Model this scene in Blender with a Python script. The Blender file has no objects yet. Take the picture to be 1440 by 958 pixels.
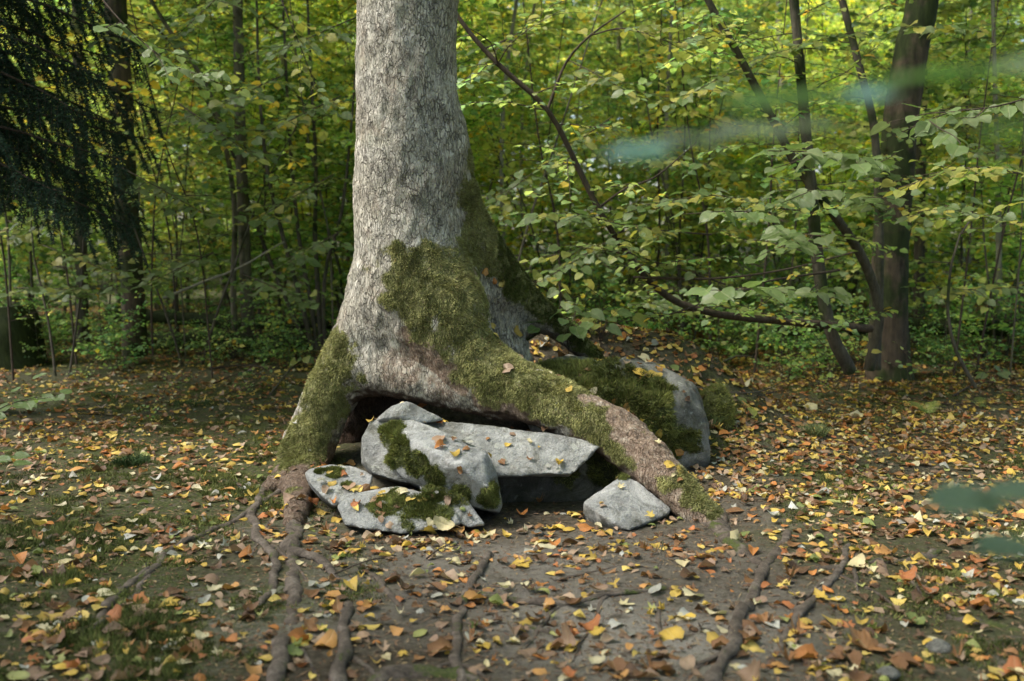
import bpy, bmesh, math, random
import numpy as np
from mathutils import Vector, Matrix, noise as mnoise
from mathutils.bvhtree import BVHTree
R = math.radians
PI = math.pi
random.seed(11)
rng = np.random.default_rng(11)
C = bpy.context.scene.collection
sc = bpy.context.scene

# ---------------------------------------------------------------- camera, sky, sun, exposure
CAMH, PITCH, F = 1.4, R(6.07), 1400.0
cam_d = bpy.data.cameras.new('camera')
cam = bpy.data.objects.new('camera', cam_d); C.objects.link(cam)
cam.location = (0, 0, CAMH); cam.rotation_euler = (R(90) - PITCH, 0, 0)
cam_d.lens = 35; cam_d.sensor_width = 36; cam_d.clip_start = 0.05; cam_d.clip_end = 600
cam_d.dof.use_dof = True; cam_d.dof.focus_distance = 5.5; cam_d.dof.aperture_fstop = 1.8
sc.camera = cam
SUN_EL, SUN_AZ = R(54), R(-100)      # azimuth clockwise from +Y: soft light from the upper left, a little beyond the tree
w = bpy.data.worlds.new('World'); sc.world = w; w.use_nodes = True
wn = w.node_tree; bg = wn.nodes['Background']
sky = wn.nodes.new('ShaderNodeTexSky'); sky.sky_type = 'NISHITA'; sky.sun_disc = False
sky.sun_elevation = SUN_EL; sky.sun_rotation = SUN_AZ; sky.air_density = 1.0; sky.dust_density = 3.0
wn.links.new(sky.outputs[0], bg.inputs[0]); bg.inputs[1].default_value = 0.09
sl = bpy.data.lights.new('sun', 'SUN'); sl.energy = 2.0; sl.angle = R(26); sl.color = (1, 0.95, 0.87)
so = bpy.data.objects.new('sun', sl); C.objects.link(so)
sd = Vector((math.sin(SUN_AZ) * math.cos(SUN_EL), math.cos(SUN_AZ) * math.cos(SUN_EL), math.sin(SUN_EL)))
so.rotation_euler = (-sd).to_track_quat('-Z', 'Y').to_euler(); so.location = (0, 0, 20)
sc.view_settings.view_transform = 'Standard'; sc.view_settings.look = 'None'
sc.view_settings.exposure = 1.85; sc.view_settings.gamma = 1.0
sc.render.engine = 'CYCLES'
sc.cycles.use_denoising = True
sc.cycles.max_bounces = 8; sc.cycles.diffuse_bounces = 6; sc.cycles.glossy_bounces = 2
sc.cycles.transmission_bounces = 6; sc.cycles.caustics_reflective = False; sc.cycles.caustics_refractive = False

# ---------------------------------------------------------------- maths helpers
def at(px, py, Y):
    u = (px - 720) / F; v = -(py - 479) / F
    dy = v * math.sin(PITCH) + math.cos(PITCH); dz = v * math.cos(PITCH) - math.sin(PITCH)
    return np.array([u * Y / dy, Y, CAMH + dz * Y / dy])
def to_px(P):
    P = np.atleast_2d(P); d = P - np.array([0, 0, CAMH])
    f = d[:, 1] * math.cos(PITCH) - d[:, 2] * math.sin(PITCH)
    up = d[:, 1] * math.sin(PITCH) + d[:, 2] * math.cos(PITCH)
    return 720 + F * d[:, 0] / f, 479 - F * up / f, f
def hsh(ix, iy, iz, s):
    with np.errstate(over='ignore'):
        h = (ix.astype(np.uint32) * np.uint32(374761393) + iy.astype(np.uint32) * np.uint32(668265263)
             + iz.astype(np.uint32) * np.uint32(2147483647 - 40503) + np.uint32(s * 7919 + 13))
        h = (h ^ (h >> np.uint32(13))) * np.uint32(1274126177)
        h = h ^ (h >> np.uint32(16))
    return h.astype(np.float32) / np.float32(4294967295.0) * 2 - 1
def vn(P, f, s=0):
    """value noise in [-1,1] at points P"""
    P = np.asarray(P, dtype=np.float64) * f
    i = np.floor(P).astype(np.int64); t = (P - i); t = t * t * (3 - 2 * t)
    i = i + 100000
    r = 0
    for dx in (0, 1):
        wx = t[..., 0] if dx else 1 - t[..., 0]
        for dy in (0, 1):
            wy = t[..., 1] if dy else 1 - t[..., 1]
            for dz in (0, 1):
                wz = t[..., 2] if dz else 1 - t[..., 2]
                r = r + wx * wy * wz * hsh(i[..., 0] + dx, i[..., 1] + dy, i[..., 2] + dz, s)
    return r
def fbm(P, f, o=3, s=0, g=0.5):
    a, r, n = 1.0, 0, 0
    for k in range(o):
        r = r + a * vn(P, f * 2.03 ** k, s + k); n += a; a *= g
    return r / n
def smooth(a, b, x):
    t = np.clip((x - a) / (b - a), 0, 1); return t * t * (3 - 2 * t)
def P3(x, y, z=0.0):
    x = np.asarray(x, dtype=float); return np.stack([x, np.asarray(y, dtype=float) + 0 * x, z + 0 * x], -1)

# ---------------------------------------------------------------- mesh helpers
def mk(name, V, F3, mat, parent=None, smooth_=True, col=None, attrs=None, uv=None, link=True, normals=None):
    """one mesh object from arrays; F3 is an (n,3) or (n,4) array or a list of such arrays"""
    me = bpy.data.meshes.new(name)
    if isinstance(F3, np.ndarray): F3 = [F3]
    F3 = [f for f in F3 if len(f)]
    V = np.asarray(V, dtype=np.float32)
    nl = sum(f.size for f in F3); nf = sum(len(f) for f in F3)
    me.vertices.add(len(V)); me.vertices.foreach_set('co', V.ravel())
    me.loops.add(nl); me.loops.foreach_set('vertex_index', np.concatenate([f.ravel() for f in F3]).astype(np.int32))
    me.polygons.add(nf)
    tot = np.concatenate([np.full(len(f), f.shape[1], dtype=np.int32) for f in F3])
    st = np.concatenate([[0], np.cumsum(tot)[:-1]]).astype(np.int32)
    me.polygons.foreach_set('loop_start', st); me.polygons.foreach_set('loop_total', tot)
    me.update(calc_edges=True)
    me.polygons.foreach_set('use_smooth', np.full(nf, smooth_, dtype=bool))
    if col is not None:
        a = me.color_attributes.new('col', 'FLOAT_COLOR', 'POINT')
        c = np.ones((len(V), 4), dtype=np.float32); c[:, :3] = col; a.data.foreach_set('color', c.ravel())
    for k, v in (attrs or {}).items():
        a = me.attributes.new(k, 'FLOAT', 'POINT'); a.data.foreach_set('value', np.asarray(v, dtype=np.float32))
    if uv is not None:
        a = me.attributes.new('luv', 'FLOAT_VECTOR', 'POINT')
        u3 = np.zeros((len(V), 3), dtype=np.float32); u3[:, :2] = uv; a.data.foreach_set('vector', u3.ravel())
    if normals is not None:
        me.normals_split_custom_set_from_vertices([tuple(n) for n in normals])
    if mat: me.materials.append(mat)
    if not link: return me
    o = bpy.data.objects.new(name, me); C.objects.link(o)
    if parent: o.parent = parent
    return o
def empty(name, loc=(0, 0, 0), label=None, cat=None, group=None):
    o = bpy.data.objects.new(name, None); C.objects.link(o); o.location = [float(c) for c in loc]
    o.empty_display_size = 0.1
    tag(o, label, cat, group); return o
def tag(o, label=None, cat=None, group=None, kind=None):
    if label: o['label'] = label
    if cat: o['category'] = cat
    if group: o['group'] = group
    if kind: o['kind'] = kind
    return o
def catmull(pts, step):
    pts = np.asarray(pts, dtype=float)
    P = np.vstack([2 * pts[0] - pts[1], pts, 2 * pts[-1] - pts[-2]])
    out = []
    for i in range(1, len(P) - 2):
        L = np.linalg.norm(P[i + 1, :3] - P[i, :3]); n = max(1, int(L / step))
        for t in np.linspace(0, 1, n, endpoint=False):
            a, b, c, d = P[i - 1], P[i], P[i + 1], P[i + 2]
            out.append(0.5 * ((2 * b) + (-a + c) * t + (2 * a - 5 * b + 4 * c - d) * t * t + (-a + 3 * b - 3 * c + d) * t ** 3))
    out.append(P[-2]); return np.array(out)
class Geo:
    def __init__(s): s.V = []; s.F = []; s.n = 0; s.col = []
    def add(s, V, F3, col=None):
        s.V.append(V); s.F.append(F3 + s.n); s.n += len(V)
        if col is not None: s.col.append(np.broadcast_to(col, (len(V), 3)))
    def out(s):
        by = {}
        for f in s.F: by.setdefault(f.shape[1], []).append(f)
        return np.vstack(s.V), [np.vstack(v) for v in by.values()], (np.vstack(s.col) if s.col else None)
def tube(g, path, rad, sides=6, wob=0.0, cap=True, col=None, seed=0, flat=1.0):
    path = np.asarray(path, dtype=float); n = len(path); rad = np.broadcast_to(rad, (n,))
    T = np.gradient(path, axis=0); T /= np.linalg.norm(T, axis=1)[:, None] + 1e-9
    ref = np.array([0, 0, 1.0]) if abs(T[0, 2]) < 0.8 else np.array([0, 1.0, 0])
    A = np.cross(T, ref); A /= np.linalg.norm(A, axis=1)[:, None] + 1e-9
    B = np.cross(A, T)
    th = np.linspace(0, 2 * PI, sides, endpoint=False)
    V = path[:, None, :] + rad[:, None, None] * (np.cos(th)[None, :, None] * A[:, None, :] + flat * np.sin(th)[None, :, None] * B[:, None, :])
    if wob:
        nz = fbm(V, 1.5 / max(rad.mean() * 2.2, 1e-3), 2, seed)
        nz2 = fbm(V * np.array([1, 1, 1]), 5 / max(rad.mean() * 2.2, 1e-3), 2, seed + 9)
        V = V + (wob * nz + 0.35 * wob * nz2)[..., None] * rad[:, None, None] * (V - path[:, None, :]) / (np.linalg.norm(V - path[:, None, :], axis=2)[..., None] + 1e-9)
    i = np.arange(n - 1)[:, None] * sides; j = np.arange(sides)[None, :]; k = (j + 1) % sides
    q = np.stack([i + j, i + k, i + sides + k, i + sides + j], -1).reshape(-1, 4)
    V = V.reshape(-1, 3)
    g.add(V, q, col)
    if cap and sides >= 3:
        for e, ring in ((0, np.arange(sides)), (n - 1, (n - 1) * sides + np.arange(sides))):
            c = path[e:e + 1]; tri = np.array([[0, 1 + (m + 1) % sides, 1 + m] if e == 0 else [0, 1 + m, 1 + (m + 1) % sides] for m in range(sides)])
            g.add(np.vstack([c, V[ring]]), tri, col)
def surface_nets(S, org, h):
    ins = S < 0
    nx, ny, nz = S.shape
    c = ins[:-1, :-1, :-1].astype(np.int8)
    tot = np.zeros((nx - 1, ny - 1, nz - 1), np.int8)
    offs = [(a, b, d) for a in (0, 1) for b in (0, 1) for d in (0, 1)]
    for a, b, d in offs: tot += ins[a:nx - 1 + a, b:ny - 1 + b, d:nz - 1 + d]
    act = (tot > 0) & (tot < 8)
    idx = np.argwhere(act); vid = np.full(act.shape, -1, np.int32); vid[act] = np.arange(len(idx))
    acc = np.zeros((len(idx), 3)); cnt = np.zeros(len(idx))
    for a in offs:
        for ax in range(3):
            if a[ax]: continue
            b = list(a); b[ax] = 1
            ia = idx + a; ib = idx + b
            sa = S[ia[:, 0], ia[:, 1], ia[:, 2]]; sb = S[ib[:, 0], ib[:, 1], ib[:, 2]]
            m = (sa < 0) != (sb < 0); t = np.where(m, sa / np.where(m, sa - sb, 1), 0)
            p = np.array(a, float)[None, :] + np.zeros((len(idx), 3)); p[:, ax] += t
            acc[m] += p[m]; cnt[m] += 1
    V = (idx + acc / cnt[:, None]) * h + org
    Q = []
    for ax in range(3):
        sl0 = [slice(None)] * 3; sl1 = [slice(None)] * 3
        sl0[ax] = slice(0, -1); sl1[ax] = slice(1, None)
        ch = ins[tuple(sl0)] != ins[tuple(sl1)]
        e = np.argwhere(ch); o1, o2 = [(1, 2), (2, 0), (0, 1)][ax]
        ok = (e[:, o1] > 0) & (e[:, o2] > 0) & (e[:, o1] < S.shape[o1] - 1) & (e[:, o2] < S.shape[o2] - 1)
        e = e[ok]
        def cell(d1, d2):
            q = e.copy(); q[:, o1] -= d1; q[:, o2] -= d2; return vid[q[:, 0], q[:, 1], q[:, 2]]
        q = np.stack([cell(1, 1), cell(0, 1), cell(0, 0), cell(1, 0)], 1)
        fl = ~ins[tuple(e.T)]
        q[fl] = q[fl][:, ::-1]; Q.append(q)
    Q = np.vstack(Q); Q = Q[(Q >= 0).all(1)]
    return V, Q
def relax(V, Q, it=2, k=0.5):
    E = np.vstack([Q[:, [0, 1]], Q[:, [1, 2]], Q[:, [2, 3]], Q[:, [3, 0]]])
    cnt = np.bincount(E.ravel(), minlength=len(V)).astype(float)
    for _ in range(it):
        s = np.zeros_like(V)
        for a in range(3):
            s[:, a] = np.bincount(E[:, 0], V[E[:, 1], a], len(V)) + np.bincount(E[:, 1], V[E[:, 0], a], len(V))
        V = V * (1 - k) + k * s / np.maximum(cnt, 1)[:, None]
    return V
def vnormals(V, Q):
    n = np.cross(V[Q[:, 2]] - V[Q[:, 0]], V[Q[:, 3 if Q.shape[1] == 4 else 1]] - V[Q[:, 1 if Q.shape[1] == 4 else 2]])
    if Q.shape[1] == 3: n = np.cross(V[Q[:, 1]] - V[Q[:, 0]], V[Q[:, 2]] - V[Q[:, 0]])
    N = np.zeros_like(V)
    for c in range(Q.shape[1]):
        for a in range(3): N[:, a] += np.bincount(Q[:, c], n[:, a], len(V))
    return N / (np.linalg.norm(N, axis=1)[:, None] + 1e-12)

# ---------------------------------------------------------------- materials
class NT:
    def __init__(s, name):
        s.m = bpy.data.materials.new(name); s.m.use_nodes = True; s.t = s.m.node_tree; s.t.nodes.clear()
        s.out = s.n('ShaderNodeOutputMaterial')
    def n(s, typ, **kw):
        n = s.t.nodes.new(typ)
        for k, v in kw.items():
            if k.startswith('i_'):
                key = k[2:].replace('_', ' '); n.inputs[key].default_value = v
            else: setattr(n, k, v)
        return n
    def l(s, a, b): s.t.links.new(a, b)
    def attr(s, name): return s.n('ShaderNodeAttribute', attribute_name=name)
    def noise(s, vec, scale, detail=4, rough=0.6, dist=0.0):
        n = s.n('ShaderNodeTexNoise'); n.inputs['Scale'].default_value = scale; n.inputs['Detail'].default_value = detail
        n.inputs['Roughness'].default_value = rough; n.inputs['Distortion'].default_value = dist
        if vec is not None: s.l(vec, n.inputs['Vector'])
        return n.outputs[0]
    def ramp(s, fac, stops):
        r = s.n('ShaderNodeValToRGB'); el = r.color_ramp.elements
        while len(el) < len(stops): el.new(0.5)
        for e, (p, c) in zip(el, stops):
            e.position = p; e.color = (*c, 1) if len(c) == 3 else c
        s.l(fac, r.inputs[0]); return r.outputs[0]
    def f2(s, fac, a, b):   # smoothstep of a value
        r = s.n('ShaderNodeMapRange', interpolation_type='SMOOTHSTEP'); r.inputs[1].default_value = a; r.inputs[2].default_value = b
        s.l(fac, r.inputs[0]); return r.outputs[0]
    def mix(s, fac, a, b, mode='MIX'):
        n = s.n('ShaderNodeMix', data_type='RGBA', blend_type=mode)
        for sock, v in ((n.inputs[0], fac), (n.inputs[6], a), (n.inputs[7], b)):
            if hasattr(v, 'links'): s.l(v, sock)
            else: sock.default_value = v if not isinstance(v, tuple) else (*v, 1)[:4]
        return n.outputs[2]
    def math(s, op, a, b=0.0):
        n = s.n('ShaderNodeMath', operation=op)
        for sock, v in ((n.inputs[0], a), (n.inputs[1], b)):
            if hasattr(v, 'links'): s.l(v, sock)
            else: sock.default_value = v
        return n.outputs[0]
    def mapping(s, vec, scale):
        n = s.n('ShaderNodeMapping'); n.inputs['Scale'].default_value = scale; s.l(vec, n.inputs[0]); return n.outputs[0]
    def bump(s, h, strength, dist, normal=None):
        b = s.n('ShaderNodeBump'); b.inputs['Strength'].default_value = strength; b.inputs['Distance'].default_value = dist
        s.l(h, b.inputs['Height'])
        if normal: s.l(normal, b.inputs['Normal'])
        return b.outputs[0]
    def pbr(s, col, rough=0.8, normal=None, spec=0.3):
        p = s.n('ShaderNodeBsdfPrincipled')
        for k, v in (('Base Color', col), ('Roughness', rough), ('Specular IOR Level', spec)):
            if hasattr(v, 'links'): s.l(v, p.inputs[k])
            else: p.inputs[k].default_value = (*v, 1)[:4] if isinstance(v, tuple) else v
        if normal: s.l(normal, p.inputs['Normal'])
        return p.outputs[0]
    def mossf(s, co):
        n = s.noise(co, 55, 4, .75); n2 = s.noise(co, 14, 3, .6)
        v = s.math('ADD', s.attr('moss').outputs['Fac'], s.math('ADD', s.math('MULTIPLY', s.math('SUBTRACT', n, .5), 1.9), s.math('MULTIPLY', s.math('SUBTRACT', n2, .5), .8)))
        return s.f2(v, .30, .85)
    def done(s, sh): s.l(sh, s.out.inputs[0]); return s.m

def mat_bark_big():
    t = NT('bark_grey'); co = t.n('ShaderNodeTexCoord').outputs['Object']
    wob = t.n('ShaderNodeTexNoise'); wob.inputs['Scale'].default_value = 14; wob.inputs['Detail'].default_value = 4; t.l(co, wob.inputs['Vector'])
    wv = t.n('ShaderNodeVectorMath', operation='MULTIPLY_ADD'); t.l(wob.outputs['Color'], wv.inputs[0]); wv.inputs[1].default_value = (.045, .045, .05); t.l(co, wv.inputs[2])
    def vor(scale, sz, feat):
        v = t.n('ShaderNodeTexVoronoi', feature=feat); v.inputs['Scale'].default_value = scale; t.l(t.mapping(wv.outputs[0], (1, 1, sz)), v.inputs['Vector']); return v
    e1 = vor(56, .30, 'DISTANCE_TO_EDGE').outputs['Distance']; e2 = vor(120, .5, 'DISTANCE_TO_EDGE').outputs['Distance']
    f1 = vor(56, .30, 'F1'); sc_ = t.n('ShaderNodeSeparateColor'); t.l(f1.outputs['Color'], sc_.inputs[0]); pl = sc_.outputs[0]
    big = t.noise(co, 2.6, 5, .65); fine = t.noise(t.mapping(co, (1, 1, .6)), 120, 5, .7)
    s1 = t.f2(t.noise(t.mapping(co, (1, 1, .5)), 16, 5, .75), .38, .60); s2 = t.f2(t.noise(co, 13, 4, .7), .42, .62)
    jit = t.math('MULTIPLY', t.math('SUBTRACT', fine, .5), .12)
    c1 = t.math('MULTIPLY', t.f2(t.math('ADD', e1, jit), .12, .01), s1); c2 = t.math('MULTIPLY', t.f2(t.math('ADD', e2, jit), .12, .02), s2)
    base = t.ramp(big, [(.34, (.36, .33, .27)), (.5, (.48, .455, .39)), (.64, (.58, .56, .50))])
    base = t.mix(t.math('MULTIPLY', t.f2(t.noise(co, 5, 4, .7), .50, .66), .45), base, (.27, .275, .20))
    base = t.mix(t.math('MULTIPLY', t.f2(t.noise(co, 7, 4, .7), .54, .66), .4), base, (.30, .22, .16))
    base = t.mix(1, base, t.ramp(pl, [(0, (.74, .73, .71)), (1, (1.15, 1.14, 1.12))]), 'MULTIPLY')
    base = t.mix(1, base, t.ramp(fine, [(.32, (.68, .67, .65)), (.6, (1.06, 1.06, 1.05))]), 'MULTIPLY')
    base = t.mix(t.math('MULTIPLY', c1, .7), base, (.075, .066, .052))
    base = t.mix(t.math('MULTIPLY', c2, .45), base, (.09, .08, .065))
    pink = t.attr('bare').outputs['Fac']
    pn = t.math('MULTIPLY', t.f2(t.math('ADD', t.math('MULTIPLY', t.noise(co, 26, 5, .75), .8), t.math('MULTIPLY', pink, .55)), .52, .8), t.math('MINIMUM', t.math('MULTIPLY', pink, 1.6), .92))
    base = t.mix(pn, base, t.ramp(t.noise(co, 42, 5, .75), [(.3, (.11, .07, .045)), (.5, (.24, .165, .115)), (.72, (.42, .35, .27))]))
    moss = t.mossf(co)
    mcol = t.ramp(t.noise(co, 45, 5, .75), [(.32, (.06, .065, .02)), (.5, (.16, .165, .055)), (.6, (.23, .22, .10)), (.72, (.22, .12, .08))])
    base = t.mix(moss, base, mcol)
    dirt_shade = t.attr('dirt_shade').outputs['Fac']
    base = t.mix(dirt_shade, base, t.mix(t.noise(co, 25, 4, .7), (.012, .009, .006), (.09, .05, .03)))
    h = t.math('ADD', t.math('ADD', t.math('MULTIPLY', c1, -1.0), t.math('MULTIPLY', c2, -.5)), t.math('ADD', t.math('MULTIPLY', pl, .45), t.math('MULTIPLY', fine, .4)))
    nb = t.bump(h, 1.0, .016)
    return t.done(t.pbr(base, .85, nb, .25))
def mat_root():
    t = NT('root_bark'); co = t.n('ShaderNodeTexCoord').outputs['Object']
    a = t.noise(co, 14, 6, .7, .6); b = t.noise(co, 85, 5, .75)
    c = t.ramp(a, [(.3, (.06, .048, .037)), (.52, (.17, .137, .108)), (.7, (.31, .265, .22))])
    c = t.mix(t.math('MULTIPLY', t.f2(b, .35, .7), .6), t.mix(1, c, (.5, .5, .5), 'MULTIPLY'), c)
    c = t.mix(t.mossf(co), c, t.ramp(b, [(.35, (.025, .035, .008)), (.65, (.085, .105, .025))]))
    return t.done(t.pbr(c, .8, t.bump(t.math('ADD', t.math('MULTIPLY', a, 1.2), b), .9, .012), .25))
def mat_stone(name, lo, mid, hi, speck=1.0):
    t = NT(name); co = t.n('ShaderNodeTexCoord').outputs['Object']
    a = t.noise(co, 3.5, 6, .62, .3); b = t.noise(co, 26, 5, .75); s = t.noise(co, 150, 3, .8)
    c = t.mix(t.math('MULTIPLY', t.f2(t.noise(co, 11, 5, .7), .52, .7), .45), t.ramp(a, [(.38, lo), (.5, mid), (.60, hi)]), (.25, .215, .165))
    c = t.mix(t.math('MULTIPLY', t.f2(b, .42, .62), .35), c, hi)
    c = t.mix(t.math('MULTIPLY', t.f2(s, .53, .63), .4 * speck), c, (.10, .105, .10))
    c = t.mix(t.math('MULTIPLY', t.f2(s, .44, .34), .3 * speck), c, (.62, .62, .58))
    st = t.math('MULTIPLY', t.f2(t.noise(co, 5, 6, .75, 1.2), .45, .68), .8)
    c = t.mix(st, c, (.10, .10, .07))
    li = t.f2(t.noise(co, 17, 4, .6, .5), .60, .66); c = t.mix(t.math('MULTIPLY', li, .5), c, (.60, .62, .54))
    pit = t.f2(t.noise(co, 60, 3, .7), .66, .72); c = t.mix(t.math('MULTIPLY', pit, .6), c, (.05, .05, .04))
    ck = t.f2(t.math('ABSOLUTE', t.math('SUBTRACT', t.noise(co, 2.6, 2, .5, .4), .47)), .0, .006)
    c = t.mix(t.mossf(co), c, t.ramp(b, [(.35, (.035, .045, .010)), (.65, (.12, .14, .035))]))
    c = t.mix(t.attr('dirt_shade').outputs['Fac'], c, (.022, .022, .014))
    h = t.math('ADD', t.math('MULTIPLY', a, 2.0), t.math('ADD', t.math('MULTIPLY', b, 1.5), t.math('MULTIPLY', s, .45)))
    return t.done(t.pbr(c, .82, t.bump(h, 1.0, .035), .3))
def mat_ground():
    t = NT('forest_floor'); co = t.n('ShaderNodeTexCoord').outputs['Object']
    a = t.noise(co, 3.2, 6, .65); b = t.noise(co, 30, 6, .75); s = t.noise(co, 140, 4, .8)
    c = t.ramp(b, [(.3, (.034, .028, .019)), (.5, (.10, .083, .057)), (.7, (.19, .162, .12))])
    pale = t.math('MULTIPLY', t.attr('pale').outputs['Fac'], t.f2(t.noise(co, 9, 5, .7), .28, .52))
    c = t.mix(pale, c, t.ramp(s, [(.3, (.22, .20, .165)), (.7, (.46, .43, .375))]))
    m = t.math('MULTIPLY', t.attr('moss').outputs['Fac'], t.f2(t.noise(co, 22, 5, .75), .3, .55))
    c = t.mix(m, c, t.ramp(t.noise(co, 70, 5, .8), [(.3, (.028, .036, .011)), (.55, (.09, .108, .032)), (.75, (.17, .18, .065))]))
    c = t.mix(t.math('MULTIPLY', t.f2(s, .6, .7), .5), c, (.20, .16, .11))
    h = t.math('ADD', t.math('MULTIPLY', b, 1.2), t.math('ADD', a, t.math('MULTIPLY', s, .5)))
    return t.done(t.pbr(c, .9, t.bump(h, 1.0, .035), .2))
def mat_leaf(name, trans=.35, rough=.45, spec=.4, veins=True, vary=0.0):
    t = NT(name); col = t.attr('col').outputs['Color']
    if vary:
        oi = t.n('ShaderNodeObjectInfo')
        hs = t.n('ShaderNodeHueSaturation'); t.l(col, hs.inputs['Color'])
        t.l(t.math('ADD', t.math('MULTIPLY', oi.outputs['Random'], vary), .5 - vary / 2), hs.inputs['Hue'])
        v2 = t.math('FRACT', t.math('MULTIPLY', oi.outputs['Random'], 7.31))
        t.l(t.math('ADD', t.math('MULTIPLY', v2, .5), .75), hs.inputs['Value'])
        oc = t.n('ShaderNodeMix', data_type='RGBA', blend_type='MULTIPLY'); oc.inputs[0].default_value = 1
        t.l(hs.outputs[0], oc.inputs[6]); t.l(oi.outputs['Color'], oc.inputs[7])
        col = oc.outputs[2]
    nb = None
    if veins:
        co = t.n('ShaderNodeTexCoord').outputs['Object']
        sp = t.n('ShaderNodeSeparateXYZ'); t.l(t.attr('luv').outputs['Vector'], sp.inputs[0])
        ax = t.math('ABSOLUTE', sp.outputs[0])
        midr = t.f2(ax, .045, .0)
        lat = t.math('ABSOLUTE', t.math('SINE', t.math('MULTIPLY', t.math('SUBTRACT', sp.outputs[1], t.math('MULTIPLY', ax, .75)), 24)))
        lv = t.math('MULTIPLY', t.f2(lat, .28, .02), .55)
        v = t.math('MAXIMUM', midr, lv)
        n = t.noise(co, 45, 5, .75); n2 = t.noise(co, 160, 3, .7)
        col = t.mix(t.math('MULTIPLY', t.f2(n, .5, .72), .5), col, t.mix(1, col, (.45, .28, .22), 'MULTIPLY'))
        col = t.mix(t.math('MULTIPLY', t.f2(n2, .62, .72), .6), col, (.05, .03, .018))
        col = t.mix(t.math('MULTIPLY', v, .38), col, t.mix(.5, col, (.5, .45, .28)))
        nb = t.bump(t.math('ADD', t.math('MULTIPLY', v, -1.0), t.math('MULTIPLY', n, .8)), .5, .003)
    p = t.pbr(col, rough, nb, spec)
    tr = t.n('ShaderNodeBsdfTranslucent'); t.l(t.mix(1, col, (1.2, 1.3, .9), 'MULTIPLY'), tr.inputs[0])
    ms = t.n('ShaderNodeMixShader'); ms.inputs[0].default_value = trans; t.l(p, ms.inputs[1]); t.l(tr.outputs[0], ms.inputs[2])
    return t.done(ms.outputs[0])
def mat_wood(name, a, b, scale=12, moss=0.0):
    t = NT(name); co = t.n('ShaderNodeTexCoord').outputs['Object']
    n = t.noise(t.mapping(co, (1, 1, .25)), scale * 3, 6, .7); n2 = t.noise(co, 2.5, 4, .6)
    c = t.ramp(n, [(.3, a), (.7, b)])
    if moss: c = t.mix(t.f2(n2, .62 - .3 * moss, .75 - .3 * moss), c, t.ramp(n, [(.3, (.012, .018, .006)), (.7, (.045, .06, .018))]))
    return t.done(t.pbr(c, .85, t.bump(n, .8, .012), .25))
def mat_blade(name):
    t = NT(name); return t.done(t.pbr(t.attr('col').outputs['Color'], .75, None, .15))

M_BARK = mat_bark_big(); M_ROOT = mat_root()
M_STONE = mat_stone('granite_pale', (.25, .26, .25), (.44, .45, .435), (.66, .665, .64))
M_STONE1 = mat_stone('granite_mid', (.20, .205, .195), (.36, .37, .35), (.54, .55, .52))
M_STONE2 = mat_stone('granite_grey', (.11, .11, .09), (.23, .23, .20), (.37, .365, .33))
M_GROUND = mat_ground()
M_LITTER = mat_leaf('fallen_leaf', .18, .55, .3)
M_FOL = mat_leaf('foliage', .6, .42, .45, veins=False, vary=.035)
M_BIGLEAF = mat_leaf('broad_leaf', .42, .38, .5)
M_NEEDLE = mat_blade('spruce_needle'); M_MOSS = mat_blade('moss_blade')
M_STEM = mat_wood('young_bark', (.035, .03, .022), (.13, .115, .085), 10, .4)
M_STEM2 = mat_wood('olive_bark', (.07, .06, .04), (.20, .18, .13), 10, .3)
M_PALE = mat_wood('pale_bark', (.16, .15, .11), (.36, .34, .27), 8)
M_DARK = mat_wood('dark_bark', (.026, .020, .014), (.12, .09, .062), 6, .65)
M_TWIG = mat_wood('twig', (.03, .022, .016), (.10, .075, .055), 14)
M_LOG = mat_wood('mossy_log', (.02, .016, .01), (.06, .048, .03), 5, 1.2)
M_GILL = mat_wood('mushroom_cap', (.2, .14, .09), (.36, .28, .2), 10)

# ---------------------------------------------------------------- the ground
MOUNDS = [(.75, 7.35, .95, .75, .60), (1.35, 7.2, .5, .7, .18), (-.45, 6.75, .65, .55, .42), (.15, 7.1, .5, .5, .30)]
def gh(x, y):
    x = np.asarray(x, float); y = np.asarray(y, float); P = P3(x, y)
    z = .035 * fbm(P, .7, 2, 5) + .020 * fbm(P, 3.5, 3, 21) + .010 * fbm(P, 14, 3, 41)
    for cx, cy, sx, sy, h in MOUNDS: z = z + h * np.exp(-(((x - cx) / sx) ** 2 + ((y - cy) / sy) ** 2))
    fl = np.exp(-(((x + .1) / 1.15) ** 4 + ((y - 5.0) / .6) ** 4)); z = z * (1 - .85 * fl) - .055 * fl
    z = z + .02 * np.clip(y - 12, 0, 200) * (1 + .3 * vn(P, .05, 8)) + .3 * vn(P, .12, 77) * smooth(12, 25, y)
    z = z + .035 * smooth(-1.2, -3.5, x) * smooth(8, 5, y)
    return z
def graded(lo, d0, d1, hi, st, gr=1.17):
    a = list(np.arange(d0, d1, st)); s = st; x = d1
    while x < hi: a.append(x); s *= gr; x += s
    a.append(hi); s = st; x = d0 - st
    pre = []
    while x > lo: pre.append(x); s *= gr; x -= s
    pre.append(lo); return np.array(pre[::-1] + a)
xs = graded(-160, -3.9, 3.9, 160, .026); ys = graded(-30, 2.2, 8.2, 260, .026)
GX, GY = np.meshgrid(xs, ys, indexing='ij'); GZ = gh(GX, GY)
nx, ny = GX.shape; I = np.arange(nx * ny).reshape(nx, ny)
Qg = np.stack([I[:-1, :-1], I[1:, :-1], I[1:, 1:], I[:-1, 1:]], -1).reshape(-1, 4)
Vg = np.stack([GX, GY, GZ], -1).reshape(-1, 3)
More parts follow.
